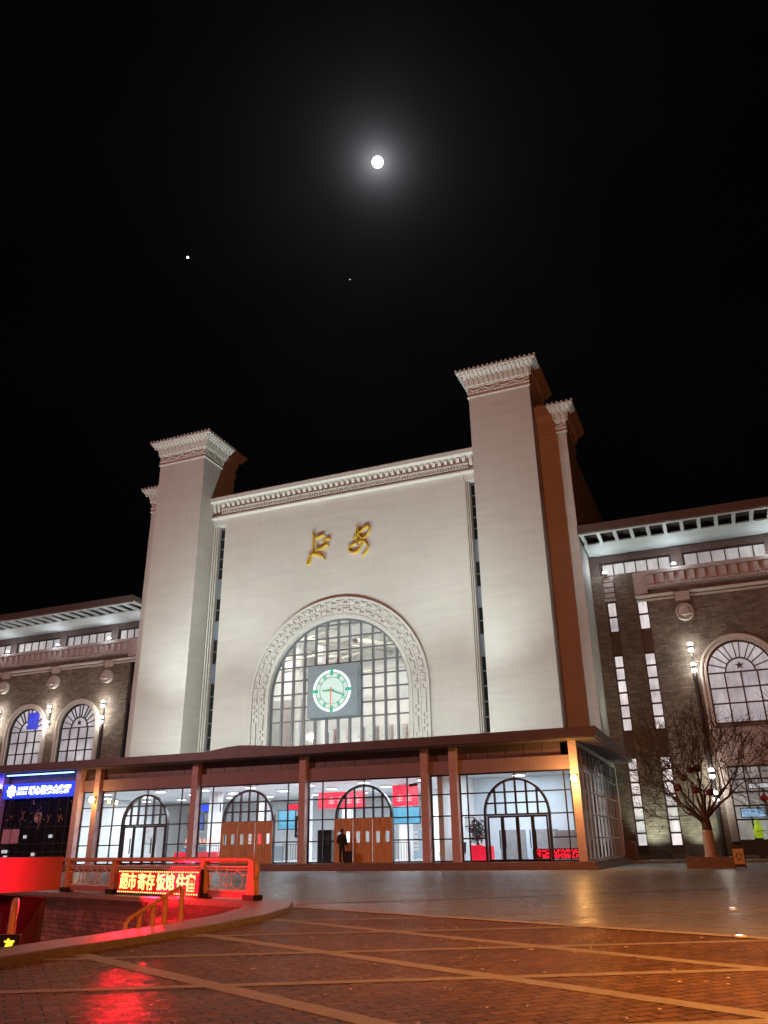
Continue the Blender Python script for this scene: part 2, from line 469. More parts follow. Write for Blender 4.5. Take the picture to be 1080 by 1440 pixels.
# sides of a rectangular block: (u along the side, outward offset, z)
def front_side(x0, y0, x1, y1): return (lambda u, o, z: (x0 + u, y0 - o, z)), x1 - x0
def right_side(x0, y0, x1, y1): return (lambda u, o, z: (x1 + o, y0 + u, z)), y1 - y0
def left_side(x0, y0, x1, y1): return (lambda u, o, z: (x0 - o, y1 - u, z)), y1 - y0
def run(mb, f, u0, u1, prof):
    """profile of (offset, z) swept along a side"""
    n = len(prof)
    V = [f(u0, o, z) for o, z in prof] + [f(u1, o, z) for o, z in prof]
    F = [tuple(range(n)), tuple(reversed(range(n, 2 * n)))] + [(i, (i + 1) % n, (i + 1) % n + n, i + n) for i in range(n)]
    return mb.add(V, F)

# ================================================================== GROUND
bp = lambda *p: list(p)
rim_out = [(-7.55, -6), (-7.62, 4), (-7.66, 7.5), (-7.65, 8.6), (-7.60, 9.8), (-7.62, 11.5), (-7.85, 13.4), (-8.35, 15.2), (-9.2, 16.95)]
rim_in = [(-8.35, -6), (-8.4, 4), (-8.42, 7.5), (-8.40, 8.6), (-8.36, 9.8), (-8.40, 11.5), (-8.66, 13.2), (-9.15, 14.8), (-9.95, 16.2)]
far_out = (-22.0, 21.65); far_in = (-22.0, 20.75)
hole = rim_in + [far_in, (-22.0, -6)]
mb = MB()
mb.fill([(-900, -300), (900, -300), (900, 1500), (-900, 1500)], [hole], lambda a, b: (a, b, 0))
structure('plaza_ground', mb, M['granite'])
# brick paved apron, between the kerb and the diagonal border
border = lambda x: 12.424 - .457 * x
mb = MB()
apron = [(-7.62, -10), (26, -10), (26, border(26)), (-9.05, border(-9.05) - .02), (-8.33, 15.15), (-7.84, 13.4), (-7.61, 11.5), (-7.59, 9.8), (-7.64, 8.6), (-7.65, 7.5), (-7.61, 4)]
mb.fill(apron, [], lambda a, b: (a, b, .004))
structure('brick_pavement', mb, M['pavers'])
mb = MB()
def clipx(a, b):                                    # the kerb's outer edge at height y
    for (x0, y0), (x1, y1) in zip(rim_out, rim_out[1:]):
        if y0 <= b <= y1: return x0 + (x1 - x0) * (b - y0) / (y1 - y0) + .01
    return -7.5
def strip(x0, y0, x1, y1, w, z):
    dv = Vector((x1 - x0, y1 - y0)).normalized(); nv = Vector((-dv.y, dv.x)) * w / 2
    mb.quad((x0 + nv.x, y0 + nv.y, z), (x0 - nv.x, y0 - nv.y, z), (x1 - nv.x, y1 - nv.y, z), (x1 + nv.x, y1 + nv.y, z))
for k in range(-7, 3):                              # falling family
    c = 9.53 + 2.45 * k; sl = -.526
    xa, xb = -7.45, 26
    if c - sl * 0 > 0 and k == 0: xa = -7.5
    y_ = c + sl * xa
    xa = clipx(xa, y_) + .05
    if k <= 0: strip(xa, c + sl * xa, xb, c + sl * xb, .22, .008)
for k in range(-6, 8):                              # rising family
    c = 9.47 + 2.6 * k; sl = .525
    xa = -7.45; xa = clipx(xa, c + sl * xa) + .05
    xb = min(26, (12.424 - c) / (sl + .457))
    if xb > xa + .5: strip(xa, c + sl * xa, xb, c + sl * xb, .17, .0095)
structure('paving_bands', mb, M['band'])
mb = MB(); strip(-9.05, border(-9.05), 26, border(26), .22, .0145)
structure('paving_border', mb, M['paleline'])
# joints and a shallow drain line across the granite
mb = MB()
dr = [(-9.3, 17.3), (-8.75, 17.97), (-7.2, 18.95), (-5.33, 20.6), (-3.5, 22.2), (.54, 26.1), (8, 33)]
for (x0, y0), (x1, y1) in zip(dr, dr[1:]): strip(x0, y0, x1, y1, .13, .006)
structure('drain_channel', mb, M['soil'])
mb = MB()
strip(-3.32, 14.52, 6.3, 22.3, .09, .005); strip(-13.6, 22.9, -7.0, 27.4, .07, .005); strip(-14.84, 24.8, -15.9, 30, .08, .005)
strip(-7.0, 27.4, 1, 33.2, .06, .005); strip(-6.5, 33, 1.5, 41, .1, .005)
structure('paving_joints', mb, M['paleline'])

# stepped plinth in front of the glass hall
mb = MB()
mb.box(-90, 42.85, 0, -6.5, 60, .22); mb.box(-90, 43.15, .22, -6.7, 60, .37)
structure('station_plinth', mb, simple('brown_granite_step', (.20, .12, .10), .4, 0, .2, 3.))
mb = MB(); mb.box(-6.48, 56.6, 0, 40, 59.8, .16)
structure('wing_terrace', mb, simple('grey_granite_terrace', (.24, .22, .2), .5, 0, .2, 3.))

# ---------------------------------------------------------------- sunken passage
mb = MB()
H = -3.2
pts = hole
for (x0, y0), (x1, y1) in zip(pts, pts[1:] + pts[:1]):
    mb.quad((x0, y0, 0), (x1, y1, 0), (x1, y1, H), (x0, y0, H))
structure('passage_walls', mb, M['pitwall'])
mb = MB(); mb.fill(hole, [], lambda a, b: (a, b, H)); structure('passage_floor', mb, M['granite'])
# stairs going down into the passage
mb = MB()
for i in range(9): mb.box(-10.6, 12.6 - .32 * i - .32, H, -8.9, 12.6 - .32 * i, -.5 - .16 * i)
structure('passage_stairs', mb, M['kerb'])
# kerb ring
mb = MB()
def ring_top(z):
    return [(x, y, z) for x, y in rim_out]
n = len(rim_out); hk = .10
V = [(x, y, 0) for x, y in rim_out] + [(x, y, hk - .015) for x, y in rim_out] + [(x - .02, y - .004, hk) for x, y in rim_out] + \
    [(x, y, hk) for x, y in rim_in] + [(x, y, -.3) for x, y in rim_in]
F = []
for k in range(4):
    for i in range(n - 1): F.append((k * n + i, k * n + i + 1, (k + 1) * n + i + 1, (k + 1) * n + i))
mb.add(V, F)
A = rim_out[-1]; B = rim_in[-1]
mb.quad((*A, 0), (*far_out, 0), (*far_out, hk), (*A, hk)); mb.quad((*A, hk), (*far_out, hk), (*far_in, hk), (*B, hk))
mb.quad((*B, hk), (*far_in, hk), (*far_in, -.3), (*B, -.3)); mb.quad((*far_out, 0), (*far_in, 0), (*far_in, hk), (*far_out, hk))
kb = mb.build('kerb_wall', M['kerb'])
tag(kb, 'low curved granite kerb around the sunken passage', 'kerb')

# ---------------------------------------------------------------- railing on the far edge
RA = Vector((-10.2, 16.9, hk)); RB = Vector((-18.6, 20.05, hk)); RD = (RB - RA).normalized(); RN = Vector((RD.y, -RD.x, 0))
if RN.y > 0: RN = -RN
L = (RB - RA).length
rail = thing('metal_railing', 'orange painted railing with star panels behind the sunken passage', 'railing', RA)
def rp(t, z, o=0): return RA + RD * t + RN * o + Vector((0, 0, z))
mb = MB()
mb.tube([rp(L, .84), rp(.25, .84), rp(.06, .82), rp(-.10, .74), rp(-.14, .62), rp(-.10, .48)], [.055] * 6, 10)
mb.build('top_rail', M['paint'], rail)
posts = [.0, 1.86, 6.0, 8.6]
for t in posts:
    mb = MB(); a, b = rp(t, .06), rp(t + .10, .90)
    mb.prism([rp(t - .16, 0, .08), rp(t + .16, 0, .08), rp(t + .11, .80, .06), rp(t - .04, .80, .06)], RN * -.15)
    po = mb.build('post', M['paint'], rail)
    mb = MB(); mb.obox(rp(t, .06), RD * .20, RN * .13, (0, 0, .055)); mb.build('post_foot', M['blacklacquer'], po)
for t0, t1 in zip(posts, posts[1:]):
    mb = MB(); a, b = t0 + .18, t1 - .06
    mb.tube([rp(a, .68), rp(b, .68)], .028, 6); mb.tube([rp(a, .18), rp(b, .18)], .03, 6); mb.tube([rp(a, .62), rp(b, .62)], .018, 6)
    cols = max(2, round((b - a) / .85)); w = (b - a) / cols
    for c in range(cols):
        cx_ = a + w * (c + .5); cz = .40
        hexp = [(cx_ + .20 * math.cos(pi / 3 * k + pi / 6) * 1.2, cz + .2 * math.sin(pi / 3 * k + pi / 6)) for k in range(7)]
        mb.tube([rp(*p) for p in hexp], .016, 5)
        for k in range(6):                                  # star points between the hexagons
            x_, z_ = hexp[k]
            e = (cx_ + (x_ - cx_) * 2.0, min(.62, max(.18, cz + (z_ - cz) * 1.25)))
            mb.tube([rp(x_, z_), rp(*e)], .014, 5)
        mb.tube([rp(cx_, .60), rp(cx_, .70)], .02, 6); mb.tube([rp(cx_ - w / 2, .18), rp(cx_ - w / 2, .68)], .015, 5)
    mb.build('star_panel', M['palelattice'], rail)
    mb = MB(); mb.obox(rp((a + b) / 2, .10), RD * (b - a) / 2, RN * .012, (0, 0, .07)); mb.build('kick_plate', M['redpanel'], rail)

# ---------------------------------------------------------------- lettering
def glyphs(text, h, depth=.02, sx=1.0, gap=0., bold=0.):
    cu = bpy.data.curves.new('lettering', 'FONT'); cu.body = text; cu.size = h / .92; cu.extrude = depth / 2; cu.offset = bold
    cu.resolution_u = 3; cu.space_character = 1 + gap
    ob = bpy.data.objects.new('lettering', cu); COL.objects.link(ob); bpy.context.view_layer.update()
    me = bpy.data.meshes.new_from_object(ob.evaluated_get(bpy.context.evaluated_depsgraph_get()))
    vs = [v.co.copy() for v in me.vertices]; fs = [tuple(p.vertices) for p in me.polygons]
    bpy.data.objects.remove(ob); bpy.data.curves.remove(cu); bpy.data.meshes.remove(me)
    xs = [v.x for v in vs]; ys = [v.y for v in vs]
    x0 = min(xs); y0 = min(ys)
    return [((v.x - x0) * sx, v.y - y0, v.z) for v in vs], fs, (max(xs) - x0) * sx, max(ys) - y0

def put_text(mb, text, h, origin, right, out, width=None, **kw):
    """text standing on a vertical board: origin = lower left, right = reading direction, out = towards the viewer"""
    vs, fs, w, hh = glyphs(text, h, **kw)
    k = width / w if width else 1
    o, rt, ou = Vector(origin), Vector(right), Vector(out)
    mb.add([o + rt * (x * k) + Vector((0, 0, 1)) * y * (h / hh) + ou * z for x, y, z in vs], fs)
    return mb

# LED board on the railing: 超市 寄存 饭馆 住宿
t0, t1 = 1.80, 5.45
lb = Vector(rp(t1, .05, .14)); rt = -RD; LW = t1 - t0
led = thing('led_sign', 'red LED board reading 超市 寄存 饭馆 住宿 hung on the railing', 'LED sign', rp((t0 + t1) / 2, .13, .14))
mb = MB(); mb.obox(lb + rt * LW / 2 + Vector((0, 0, .27)), rt * (LW / 2 + .05), RN * .05, (0, 0, .30)); mb.build('housing', M['blacklacquer'], led)
fo = lb + RN * .056
mb = MB(); mb.obox(fo + rt * LW / 2 + Vector((0, 0, .27)), rt * LW / 2, RN * .004, (0, 0, .265)); mb.build('screen', M['ledred'], led)
mb = MB()
words = ['超市', '寄存', '饭馆', '住宿']; cell = (LW - .16) / 4
for i, w_ in enumerate(words):
    put_text(mb, w_, .39, fo + rt * (.11 + cell * i) + Vector((0, 0, .09)) + RN * .012, rt, RN, width=cell * .90, depth=.008, bold=.006)
mb.build('characters', M['ledyellow'], led)
mb = MB()
for z in (.03, .51):
    for k in range(36): mb.obox(fo + rt * (.04 + (LW - .08) * k / 35) + Vector((0, 0, z)) + RN * .01, rt * .017, RN * .005, (0, 0, .014))
mb.build('border_lights', M['ledyellow'], led)
area('led_sign_glow', lb + rt * LW / 2 + RN * .2 + Vector((0, 0, .27)), (-9.2, 11.2, -.6), 1900, 1.7, .4, (1, .003, .014), 130)
mb = MB()
mb.tube([rp(t1 + .0, .12, .12), rp(t1 + .0, -.9, .5), rp(t1 + .2, -1.0, .5), rp(t1 + 1.2, -1.05, .35)], .012, 5)
single('power_cable', mb, M['redpanel'], 'thin pale cable hanging from the red LED board down the brick wall', 'cable')

# second board low in the passage, only its last two characters in frame
mb = MB()
sg = thing('led_sign', 'amber LED letters 客友 low in the sunken passage', 'LED sign', (-8.8, 8.5, -.06))
o2 = Vector((-8.86, 8.38, .035)); rt2 = Vector((math.cos(yaw), math.sin(yaw), 0)); ou2 = Vector((math.sin(yaw), -math.cos(yaw), 0))
mb.obox(o2 + rt2 * .05 + Vector((0, 0, .05)) - ou2 * .04, rt2 * .36, ou2 * .03, (0, 0, .12)); mb.build('housing', M['blacklacquer'], sg)
mb = MB(); put_text(mb, '客', .125, o2, rt2, ou2, width=.135, depth=.01, bold=.006); put_text(mb, '友', .125, o2 + rt2 * .225, rt2, ou2, width=.135, depth=.01, bold=.006)
mb.build('characters', M['ledgold'], sg)
point('passage_red_glow', (-13.0, 14.6, -1.3), 170, (1, .002, .02), .2)
point('passage_sign_glow', o2 + ou2 * .6 + rt2 * -.5 + Vector((0, 0, .1)), 3, (1, .05, .01), .2)

# pale canopy box over the passage steps, seen from its long side
P0 = Vector((-13.02, 14.0, 0)); P1 = Vector((-14.3, 8.2, 0)); pd = (P1 - P0).normalized(); pn = Vector((-pd.y, pd.x, 0))
if pn.x < 0: pn = -pn
sc = thing('passage_canopy', 'pale boxed canopy over the steps, glowing red at the left edge', 'canopy', (-15.5, 11, H))
mb = MB(); mid = (P0 + P1) / 2 - pn * 1.6; mb.obox((mid.x, mid.y, .75), pd * (P1 - P0).length / 2, pn * 1.6, (0, 0, .31)); mb.build('roof_box', M['redpanel'], sc)
for q in (.12, .9):
    for o_ in (1.3, 2.9):
        c = P0 + (P1 - P0) * q - pn * o_; mb = MB(); mb.box(c.x - .07, c.y - .07, H, c.x + .07, c.y + .07, .44); mb.build('post', M['paint'], sc)
mb = MB(); c0 = P0 - pn * .4; mb.obox((c0.x - .9, c0.y + .2, -.15), (1.0, -.38, 0), (.02, .04, 0), (0, 0, .45)); mb.build('wind_screen', M['soil'], sc)
spot('passage_canopy_glow', (-11.55, 10.3, .8), (-13.45, 11.5, .82), 2500, (1, .001, .045), 75, 1., .08)

# stair handrail just inside the kerb
hr = thing('stair_handrail', 'short orange sloping handrail rising behind the kerb', 'handrail', (-8.78, 11.6, -.5))
mb = MB()
mb.tube([(-8.78, 10.92, -.5), (-8.78, 10.92, .13), (-8.78, 11.0, .20), (-8.79, 12.12, .54), (-8.80, 12.26, .57), (-8.80, 12.32, .5)], .035, 8)
mb.build('rail', M['paint'], hr)
for y_, zt in ((11.24, .26), (11.56, .36), (11.86, .45), (12.30, .55)):
    mb = MB(); mb.tube([(-8.79, y_, -.55), (-8.79, y_, zt)], .042, 8); mb.build('baluster', M['paint'], hr)
mb = MB(); mb.tube([(-9.40, 9.3, -.2), (-9.40, 9.3, .38), (-9.44, 9.34, .46), (-9.9, 9.8, .50)], .05, 8); mb.tube([(-9.40, 9.3, -.2), (-9.40, 9.3, -3.19)], .05, 8)
single('railing_post', mb, M['paint'], 'thick orange post at the left picture edge beside the amber letters', 'post')

# ================================================================== STATION
st = thing('station_building', 'floodlit pale stone station front with four corner towers and great arch', 'building', (CX, 58, 0))
SL = 11.20                                             # half width of the central slab
AZ, RI, RO = 12.25, 6.02, 7.68
Y0 = 56.0
mb = MB()
mb.wall([(CX - SL, 5.3), (CX + SL, 5.3), (CX + SL, 29.2), (CX - SL, 29.2)], [arch_loop(CX, AZ, RI, 6.9)], Y0, Y0 + .6)
wallf = mb.build('front_wall', M['stone'], st)
# arch surround with two rings of carved key blocks
mb = MB()
arch_band(mb, CX, AZ, RI + .02, RO, 6.5, Y0 - .10, Y0 - .002)
arch_band(mb, CX, AZ, RO - .16, RO + .02, 6.5, Y0 - .24, Y0 - .10)
arch_band(mb, CX, AZ, RI + .02, RI + .30, 6.5, Y0 - .17, Y0 - .10)
arch_band(mb, CX, AZ, 6.86, 6.98, 6.5, Y0 - .15, Y0 - .10)
def ring_blocks(r0, r1, step, w, dep):
    k = int(pi * (r0 + r1) / 2 / step)
    for i in range(k):
        a = pi * (i + .5) / k; c, s_ = math.cos(a), math.sin(a); rm = (r0 + r1) / 2
        mb.obox((CX + rm * c, Y0 - .10 - dep / 2, AZ + rm * s_), (-s_ * w / 2, 0, c * w / 2), (0, dep / 2, 0), (c * (r1 - r0) / 2, 0, s_ * (r1 - r0) / 2))
        a += pi / k * .5; c, s_ = math.cos(a), math.sin(a); rm = r0 + (r1 - r0) * (.25 if i % 2 else .75)
        mb.obox((CX + rm * c, Y0 - .10 - dep / 2, AZ + rm * s_), (-s_ * w / 2, 0, c * w / 2), (0, dep / 2, 0), (c * .06, 0, s_ * .06))
    z = AZ - .3
    while z > 6.7:
        for sg_ in (-1, 1):
            xm = CX + sg_ * (r0 + r1) / 2
            mb.box(xm - (r1 - r0) / 2, Y0 - .10 - dep, z - w / 2, xm + (r1 - r0) / 2, Y0 - .101, z + w / 2)
            xo = CX + sg_ * (r0 + .08 if int(z * 7) % 2 else r1 - .08)
            mb.box(xo - .06, Y0 - .10 - dep, z + w / 2, xo + .06, Y0 - .101, z + step - w / 2)
        z -= step
ring_blocks(6.42, 6.78, .50, .19, .13)
ring_blocks(7.06, 7.42, .52, .19, .13)
mb.build('arch_surround', M['greek'], st)
# great arched window
aw = MB(); yw = Y0 + .30
arch_band(aw, CX, AZ, RI - .14, RI - .005, 6.92, yw - .1, yw + .1)
for k in range(-5, 6):
    x = CX + k * 1.0
    aw.box(x - .075, yw - .16, 6.92, x + .075, yw + .1, AZ + math.sqrt((RI - .1) ** 2 - (k * 1.0) ** 2))
hz = [10.4 + 1.06 * k for k in range(8)]
for z in hz:
    hw = RI - .1 if z < AZ else math.sqrt((RI - .1) ** 2 - (z - AZ) ** 2)
    aw.box(CX - hw, yw - .07, z - .055, CX + hw, yw + .07, z + .055)
awo = aw.build('arch_window', M['greyframe'], st)
mb = MB(); lp = arch_loop(CX, AZ, RI - .1, 6.92)
mb.fill(lp, [], lambda a, b: (a, yw + .02, b)); mb.build('glass', M['dullglass'], awo)

# slit strips between slab and towers, with ribs either side
ZB, ZT = 7.2, 28.3
segs = [(28.2, 23.42, 'p', 5), (23.42, 21.63, 's', 0), (21.63, 19.55, 'p', 2), (19.55, 17.93, 's', 0), (17.93, 15.79, 'p', 2), (15.79, 14.16, 's', 0), (14.16, 6.4, 'p', 7)]
for s_ in (-1, 1):
    mb = MB()
    a, b = CX + s_ * SL, CX + s_ * 12.68
    lo, hi = min(a, b), max(a, b)
    mb.box(lo, 57.0, 5.3, hi, 57.3, 29.0)                                     # back of the recess
    for k, (o0, o1, yy) in enumerate(((.003, .10, 56.02), (.13, .22, 56.14), (.25, .34, 56.28), (1.0, 1.10, 56.28), (1.14, 1.24, 56.14), (1.28, 1.40, 56.02))):
        xa, xb = a + s_ * o0, a + s_ * o1
        mb.box(xa, yy, 5.4, xb, 56.99, 28.4)
    mb.box(a + s_ * .003, 56.05, 28.4, b - s_ * .003, 56.99, 28.95)
    mb.build('ribbed_recess', M['trim'], st)
    xw0, xw1 = a + s_ * .35, a + s_ * .99
    fr = MB(); pn_ = MB(); sp_ = []
    for zt, zb, kind, npn in segs:
        if kind == 's': sp_.append(MB().box(xw0, 56.62, zb, xw1, 56.9, zt))
        else:
            pn_.box(xw0, 56.74, zb, xw1, 56.8, zt)
            for q in range(npn + 1):
                z = zb + (zt - zb) * q / npn; fr.box(xw0 + .001, 56.66, z - .05, xw1 - .001, 56.735, z + .05)
            fr.box(xw0 + .001, 56.68, zb, xw0 + .05, 56.735, zt); fr.box(xw1 - .05, 56.68, zb, xw1 - .001, 56.735, zt)
    sw = fr.build('slit_window', M['greyframe'], st)
    pn_.build('pane', M['darkglass'], sw); [q.build('spandrel', M['spandrel'], sw) for q in sp_]

# main cornice across the front between the towers
mb = MB(); f, Lf = front_side(CX - 12.66, Y0, CX + 12.66, 57)
run(mb, f, .0, Lf, [(-.9, 28.95), (.30, 28.95), (.36, 29.0), (.36, 29.12), (.14, 29.2), (-.9, 29.2)])
run(mb, f, .95, Lf - .95, [(-.9, 29.205), (.10, 29.205), (.10, 29.32), (-.9, 29.32)])
run(mb, f, .95, Lf - .95, [(-.9, 29.325), (.30, 29.325), (.30, 29.42), (.22, 29.44), (.22, 29.70), (.34, 29.72), (.34, 29.80), (-.9, 29.80)])
k = int((Lf - 1.9) / .24)
for i in range(k):
    u0 = .98 + i * .24; run(mb, f, u0, u0 + .13, [(.215, 29.46), (.33, 29.46), (.33, 29.70), (.215, 29.70)])
run(mb, f, .95, Lf - .95, [(-.9, 29.805), (.16, 29.805), (.16, 30.4), (-.9, 30.4)])
run(mb, f, 0, Lf, [(-.9, 30.405), (.55, 30.405), (.72, 30.5), (.72, 30.86), (.66, 30.92), (-.9, 30.92)])
k = int((Lf - 1.9) / .52)
for i in range(k):
    u0 = 1.05 + i * .52; run(mb, f, u0, u0 + .25, [(.155, 29.95), (.30, 29.95), (.46, 30.2), (.46, 30.40), (.155, 30.40)])
for ua, ub in ((.0, .93), (Lf - .93, Lf)):
    run(mb, f, ua, ub, [(-.9, 29.205), (.02, 29.205), (.02, 30.4), (-.9, 30.4)])
    for q in (.2, .62): run(mb, f, ua + q - .14, ua + q + .14, [(.015, 29.5), (.2, 29.6), (.34, 30.0), (.40, 30.4), (.015, 30.4)])
mb.build('cornice', M['trim'], st)

# towers with flared caps
def tower(x0, y0, x1, y1, top):
    mb = MB(); mb.box(x0, y0, 5.32, x1, y1, top)
    tw = mb.build('tower', M['stone'], st)
    c = MB()
    def rings(prof):
        V = []; F = []
        for o, z in prof: V += [(x0 - o, y0 - o, top + z), (x1 + o, y0 - o, top + z), (x1 + o, y1 + o, top + z), (x0 - o, y1 + o, top + z)]
        for i in range(len(prof) - 1):
            for k in range(4): F.append((i * 4 + k, i * 4 + (k + 1) % 4, i * 4 + 4 + (k + 1) % 4, i * 4 + 4 + k))
        m = len(prof) - 1; F.append((m * 4, m * 4 + 1, m * 4 + 2, m * 4 + 3))
        c.add(V, F)
    rings([(.003, -.02), (.10, -.02), (.12, .02), (.12, .09), (.05, .12), (.04, .34), (.09, .36), (.09, .45), (.04, .48), (.04, .86), (.11, .90),
           (.11, .98), (.15, 1.02), (.27, 1.62), (.34, 1.64), (.34, 1.72), (.74, 2.06), (.80, 2.08), (.80, 2.24), (.75, 2.28)])
    for mk in (front_side, right_side, left_side):
        f, Lw = mk(x0, y0, x1, y1)
        g0 = f
        f = lambda u, o, z, g0=g0: g0(u, o, z if z > 20 else z + top)
        n_ = int(Lw / .40)
        for i in range(n_ + 1):                                  # flutes of the bell
            u0 = (i - .02) * Lw / n_ - .11
            run(c, f, u0, u0 + .22, [(.12, 1.01), (.22, 1.03), (.31, 1.42), (.335, 1.63), (.24, 1.63)])
        n_ = int((Lw + .9) / .34)
        for i in range(n_ + 1):                                  # rafters under the eave
            u0 = -.45 + i * (Lw + .9) / n_ - .08
            run(c, f, u0, u0 + .16, [(.33, 1.69), (.72, 2.03), (.72, 1.93), (.38, 1.63)])
        n_ = int((Lw + 1.56) / .36)
        for i in range(n_ + 1):                                  # tile ends along the edge
            u0 = -.78 + i * (Lw + 1.56) / n_ - .06
            run(c, f, u0, u0 + .13, [(.70, 2.25), (.82, 2.25), (.82, 2.38), (.70, 2.36)])
        n_ = max(3, int(Lw / 1.15))                              # garlands of the frieze
        for i in range(n_):
            uc = Lw * (i + .5) / n_; pr = None
            for k in range(9):
                a = pi + pi * k / 8; q = (uc + .46 * math.cos(a), .80 + .26 * math.sin(a))
                if pr: c.tube([f(pr[0], .07, top + pr[1]), f(q[0], .07, top + q[1])], .055, 5)
                pr = q
            c.tube([f(uc - .57, .06, top + .58), f(uc - .57, .06, top + .86)], .06, 5)
    c.build('tower_cap', M['trim'], tw)
for s_ in (-1, 1):
    a, b = sorted((CX + s_ * 12.66, CX + s_ * 17.58)); tower(a, 53.8, b, 58.84, 34.5)
    a, b = sorted((CX + s_ * 15.6, CX + s_ * 19.74)); tower(a, 55.82, b, 60.1, 30.9)
# body of the hall behind the towers
mb = MB()
for s_ in (-1, 1):
    a, b = sorted((CX + s_ * 19.0, CX + s_ * 19.68)); mb.box(a, 60.11, 0, b, 82, 30.7)
mb.box(CX - 18.99, 81.4, 0, CX + 18.99, 82, 30.7); mb.box(CX - 18.99, 58.9, 30.0, CX + 18.99, 81.39, 30.4)
mb.build('hall_walls', M['stone'], st)

# concourse behind the great window
mb = MB()
mb.box(CX - 9.6, 56.62, 5.35, CX + 9.6, 71, 5.6)
mb.box(CX - 9.9, 56.62, 5.61, CX - 9.6, 71, 19.6); mb.box(CX + 9.6, 56.62, 5.61, CX + 9.9, 71, 19.6)
mb.box(CX - 9.59, 70.7, 5.61, CX + 9.59, 71, 19.6)
mb.box(CX - 9.59, 57.0, 19.2, CX + 9.59, 71, 19.5)
mb.box(CX - 1.8, 58.3, 5.61, CX + 9.5, 58.6, 9.9)          # parapet wall right behind the glass
mb.box(CX - 9.5, 62.0, 5.61, CX - 4.2, 62.3, 13.2); mb.box(CX - 9.5, 62.31, 13.0, CX - 4.3, 66, 13.3)
mb.box(CX + 3.4, 64, 5.61, CX + 9.5, 64.3, 15.4)
con = mb.build('concourse', M['white'], st)
mb = MB()
for x in (CX - 6.3, CX - 3.9): mb.lathe((x, 61.0, 5.6), [(.42, 0), (.42, 13.5)], 20)
mb.build('round_column', M['white'], con)
mb = MB()
for k in range(3):
    y = 60 + k * 4
    mb.tube([(CX - 9.5, y, 17.2), (CX, y, 18.9), (CX + 9.5, y, 17.2)], .14, 6)
    mb.tube([(CX - 9.5, y, 16.2), (CX + 9.5, y, 16.8)], .10, 6)
for j in range(4): mb.tube([(CX - 8 + 4.5 * j, 57.3, 16.6 + (j % 2) * .5), (CX - 5 + 4 * j, 70, 18.4)], .24, 6)
mb.build('roof_truss', M['whiteframe'], con)
mb = MB()
for k in range(8): mb.lathe((CX - 1.2 + k * 1.02, 58.27, 9.15), [(.07, 0), (.07, .05), (.001, .05)], 10, 'y')
mb.box(CX - 4.15, 61.9, 8.1, CX - 3.55, 62.2, 10.2)
mb.build('downlight_row', M['blacklacquer'], con)
for x, y, p in ((CX - 5, 57.8, 420), (CX + 5, 57.8, 480), (CX - 5, 65, 620), (CX + 5, 65, 620)): area('concourse_lamp', (x, y, 18.6), (x, y, 0), p, 6, 1.2, (1., .95, .86))
area('concourse_uplight', (CX + 3, 60.5, 8), (CX + 2, 62, 19), 300, 8, 2, (1., .93, .9))
area('concourse_wash', (CX + 4, 57.6, 13.6), (CX + 4, 58.6, 8.0), 170, 10, .6, (1., .96, .86))

# ================================================================== WALL CLOCK
ck = thing('wall_clock', 'square grey clock with green lit round dial on the great arched window', 'clock', (-27.12, 55.6, 10.38))
kx, kz, ky = -27.12, 12.36, 55.3
mb = MB(); mb.box(kx - 2.13, ky, 10.40, kx + 2.13, 56.0, 14.37); mb.build('case', M['clockbox'], ck)
RD_ = 1.60
mb = MB(); mb.lathe((kx, ky - .002, kz), [(RD_ - .1, -.05), (.001, -.05)], 64, 'y', False); mb.build('dial', M['dialface'], ck)
mb = MB(); mb.lathe((kx, ky, kz), [(RD_ - .12, -.001), (RD_ - .12, -.08), (RD_, -.08), (RD_, -.001)], 64, 'y'); mb.build('rim_light', M['dialring'], ck)
mb = MB()
for r_ in (1.02, 1.36): mb.lathe((kx, ky, kz), [(r_ - .015, -.055), (r_ - .015, -.066), (r_ + .015, -.066), (r_ + .015, -.055)], 64, 'y')
mb.build('dial_rings', M['spandrel'], ck)
mb = MB()
for k in range(12):
    a = pi / 2 - k * pi / 6; c, s_ = math.cos(a), math.sin(a)
    if k % 3 == 0:
        mb.obox((kx + 1.42 * c, ky - .10, kz + 1.42 * s_), (c * .26, 0, s_ * .26), (0, .02, 0), (-s_ * .12, 0, c * .12))
    else:
        for o_ in ((-.09, 0, .09) if k % 2 else (-.06, .06)):
            mb.obox((kx + 1.19 * c - s_ * o_, ky - .07, kz + 1.19 * s_ + c * o_), (c * .15, 0, s_ * .15), (0, .01, 0), (-s_ * .028, 0, c * .028))
mb.build('numeral_marks', M['dialgreen'], ck)
def hand(name, deg, ln, w, mat, y, tail=.2):
    a = pi / 2 - math.radians(deg); c, s_ = math.cos(a), math.sin(a); m_ = MB()
    m_.prism([(kx - c * tail - s_ * w, y, kz - s_ * tail + c * w), (kx - c * tail + s_ * w, y, kz - s_ * tail - c * w),
              (kx + c * ln + s_ * w * .5, y, kz + s_ * ln - c * w * .5), (kx + c * ln - s_ * w * .5, y, kz + s_ * ln + c * w * .5)], (0, .03, 0))
    return m_.build(name, mat, ck)
hand('hour_hand', 271, .78, .10, M['dialgreen'], ky - .12)
hand('minute_hand_glow', 113, 1.20, .075, M['dialgreen'], ky - .16)  # green glow beneath the dark minute hand, drawn as an emissive strip
hand('dark_minute_hand', 110.5, 1.18, .035, M['spandrel'], ky - .20)
hand('second_hand', 180, 1.28, .055, M['handred'], ky - .25, .22)
point('clock_glow', (kx, ky - .8, kz), 7, (.4, 1., .75), .4)

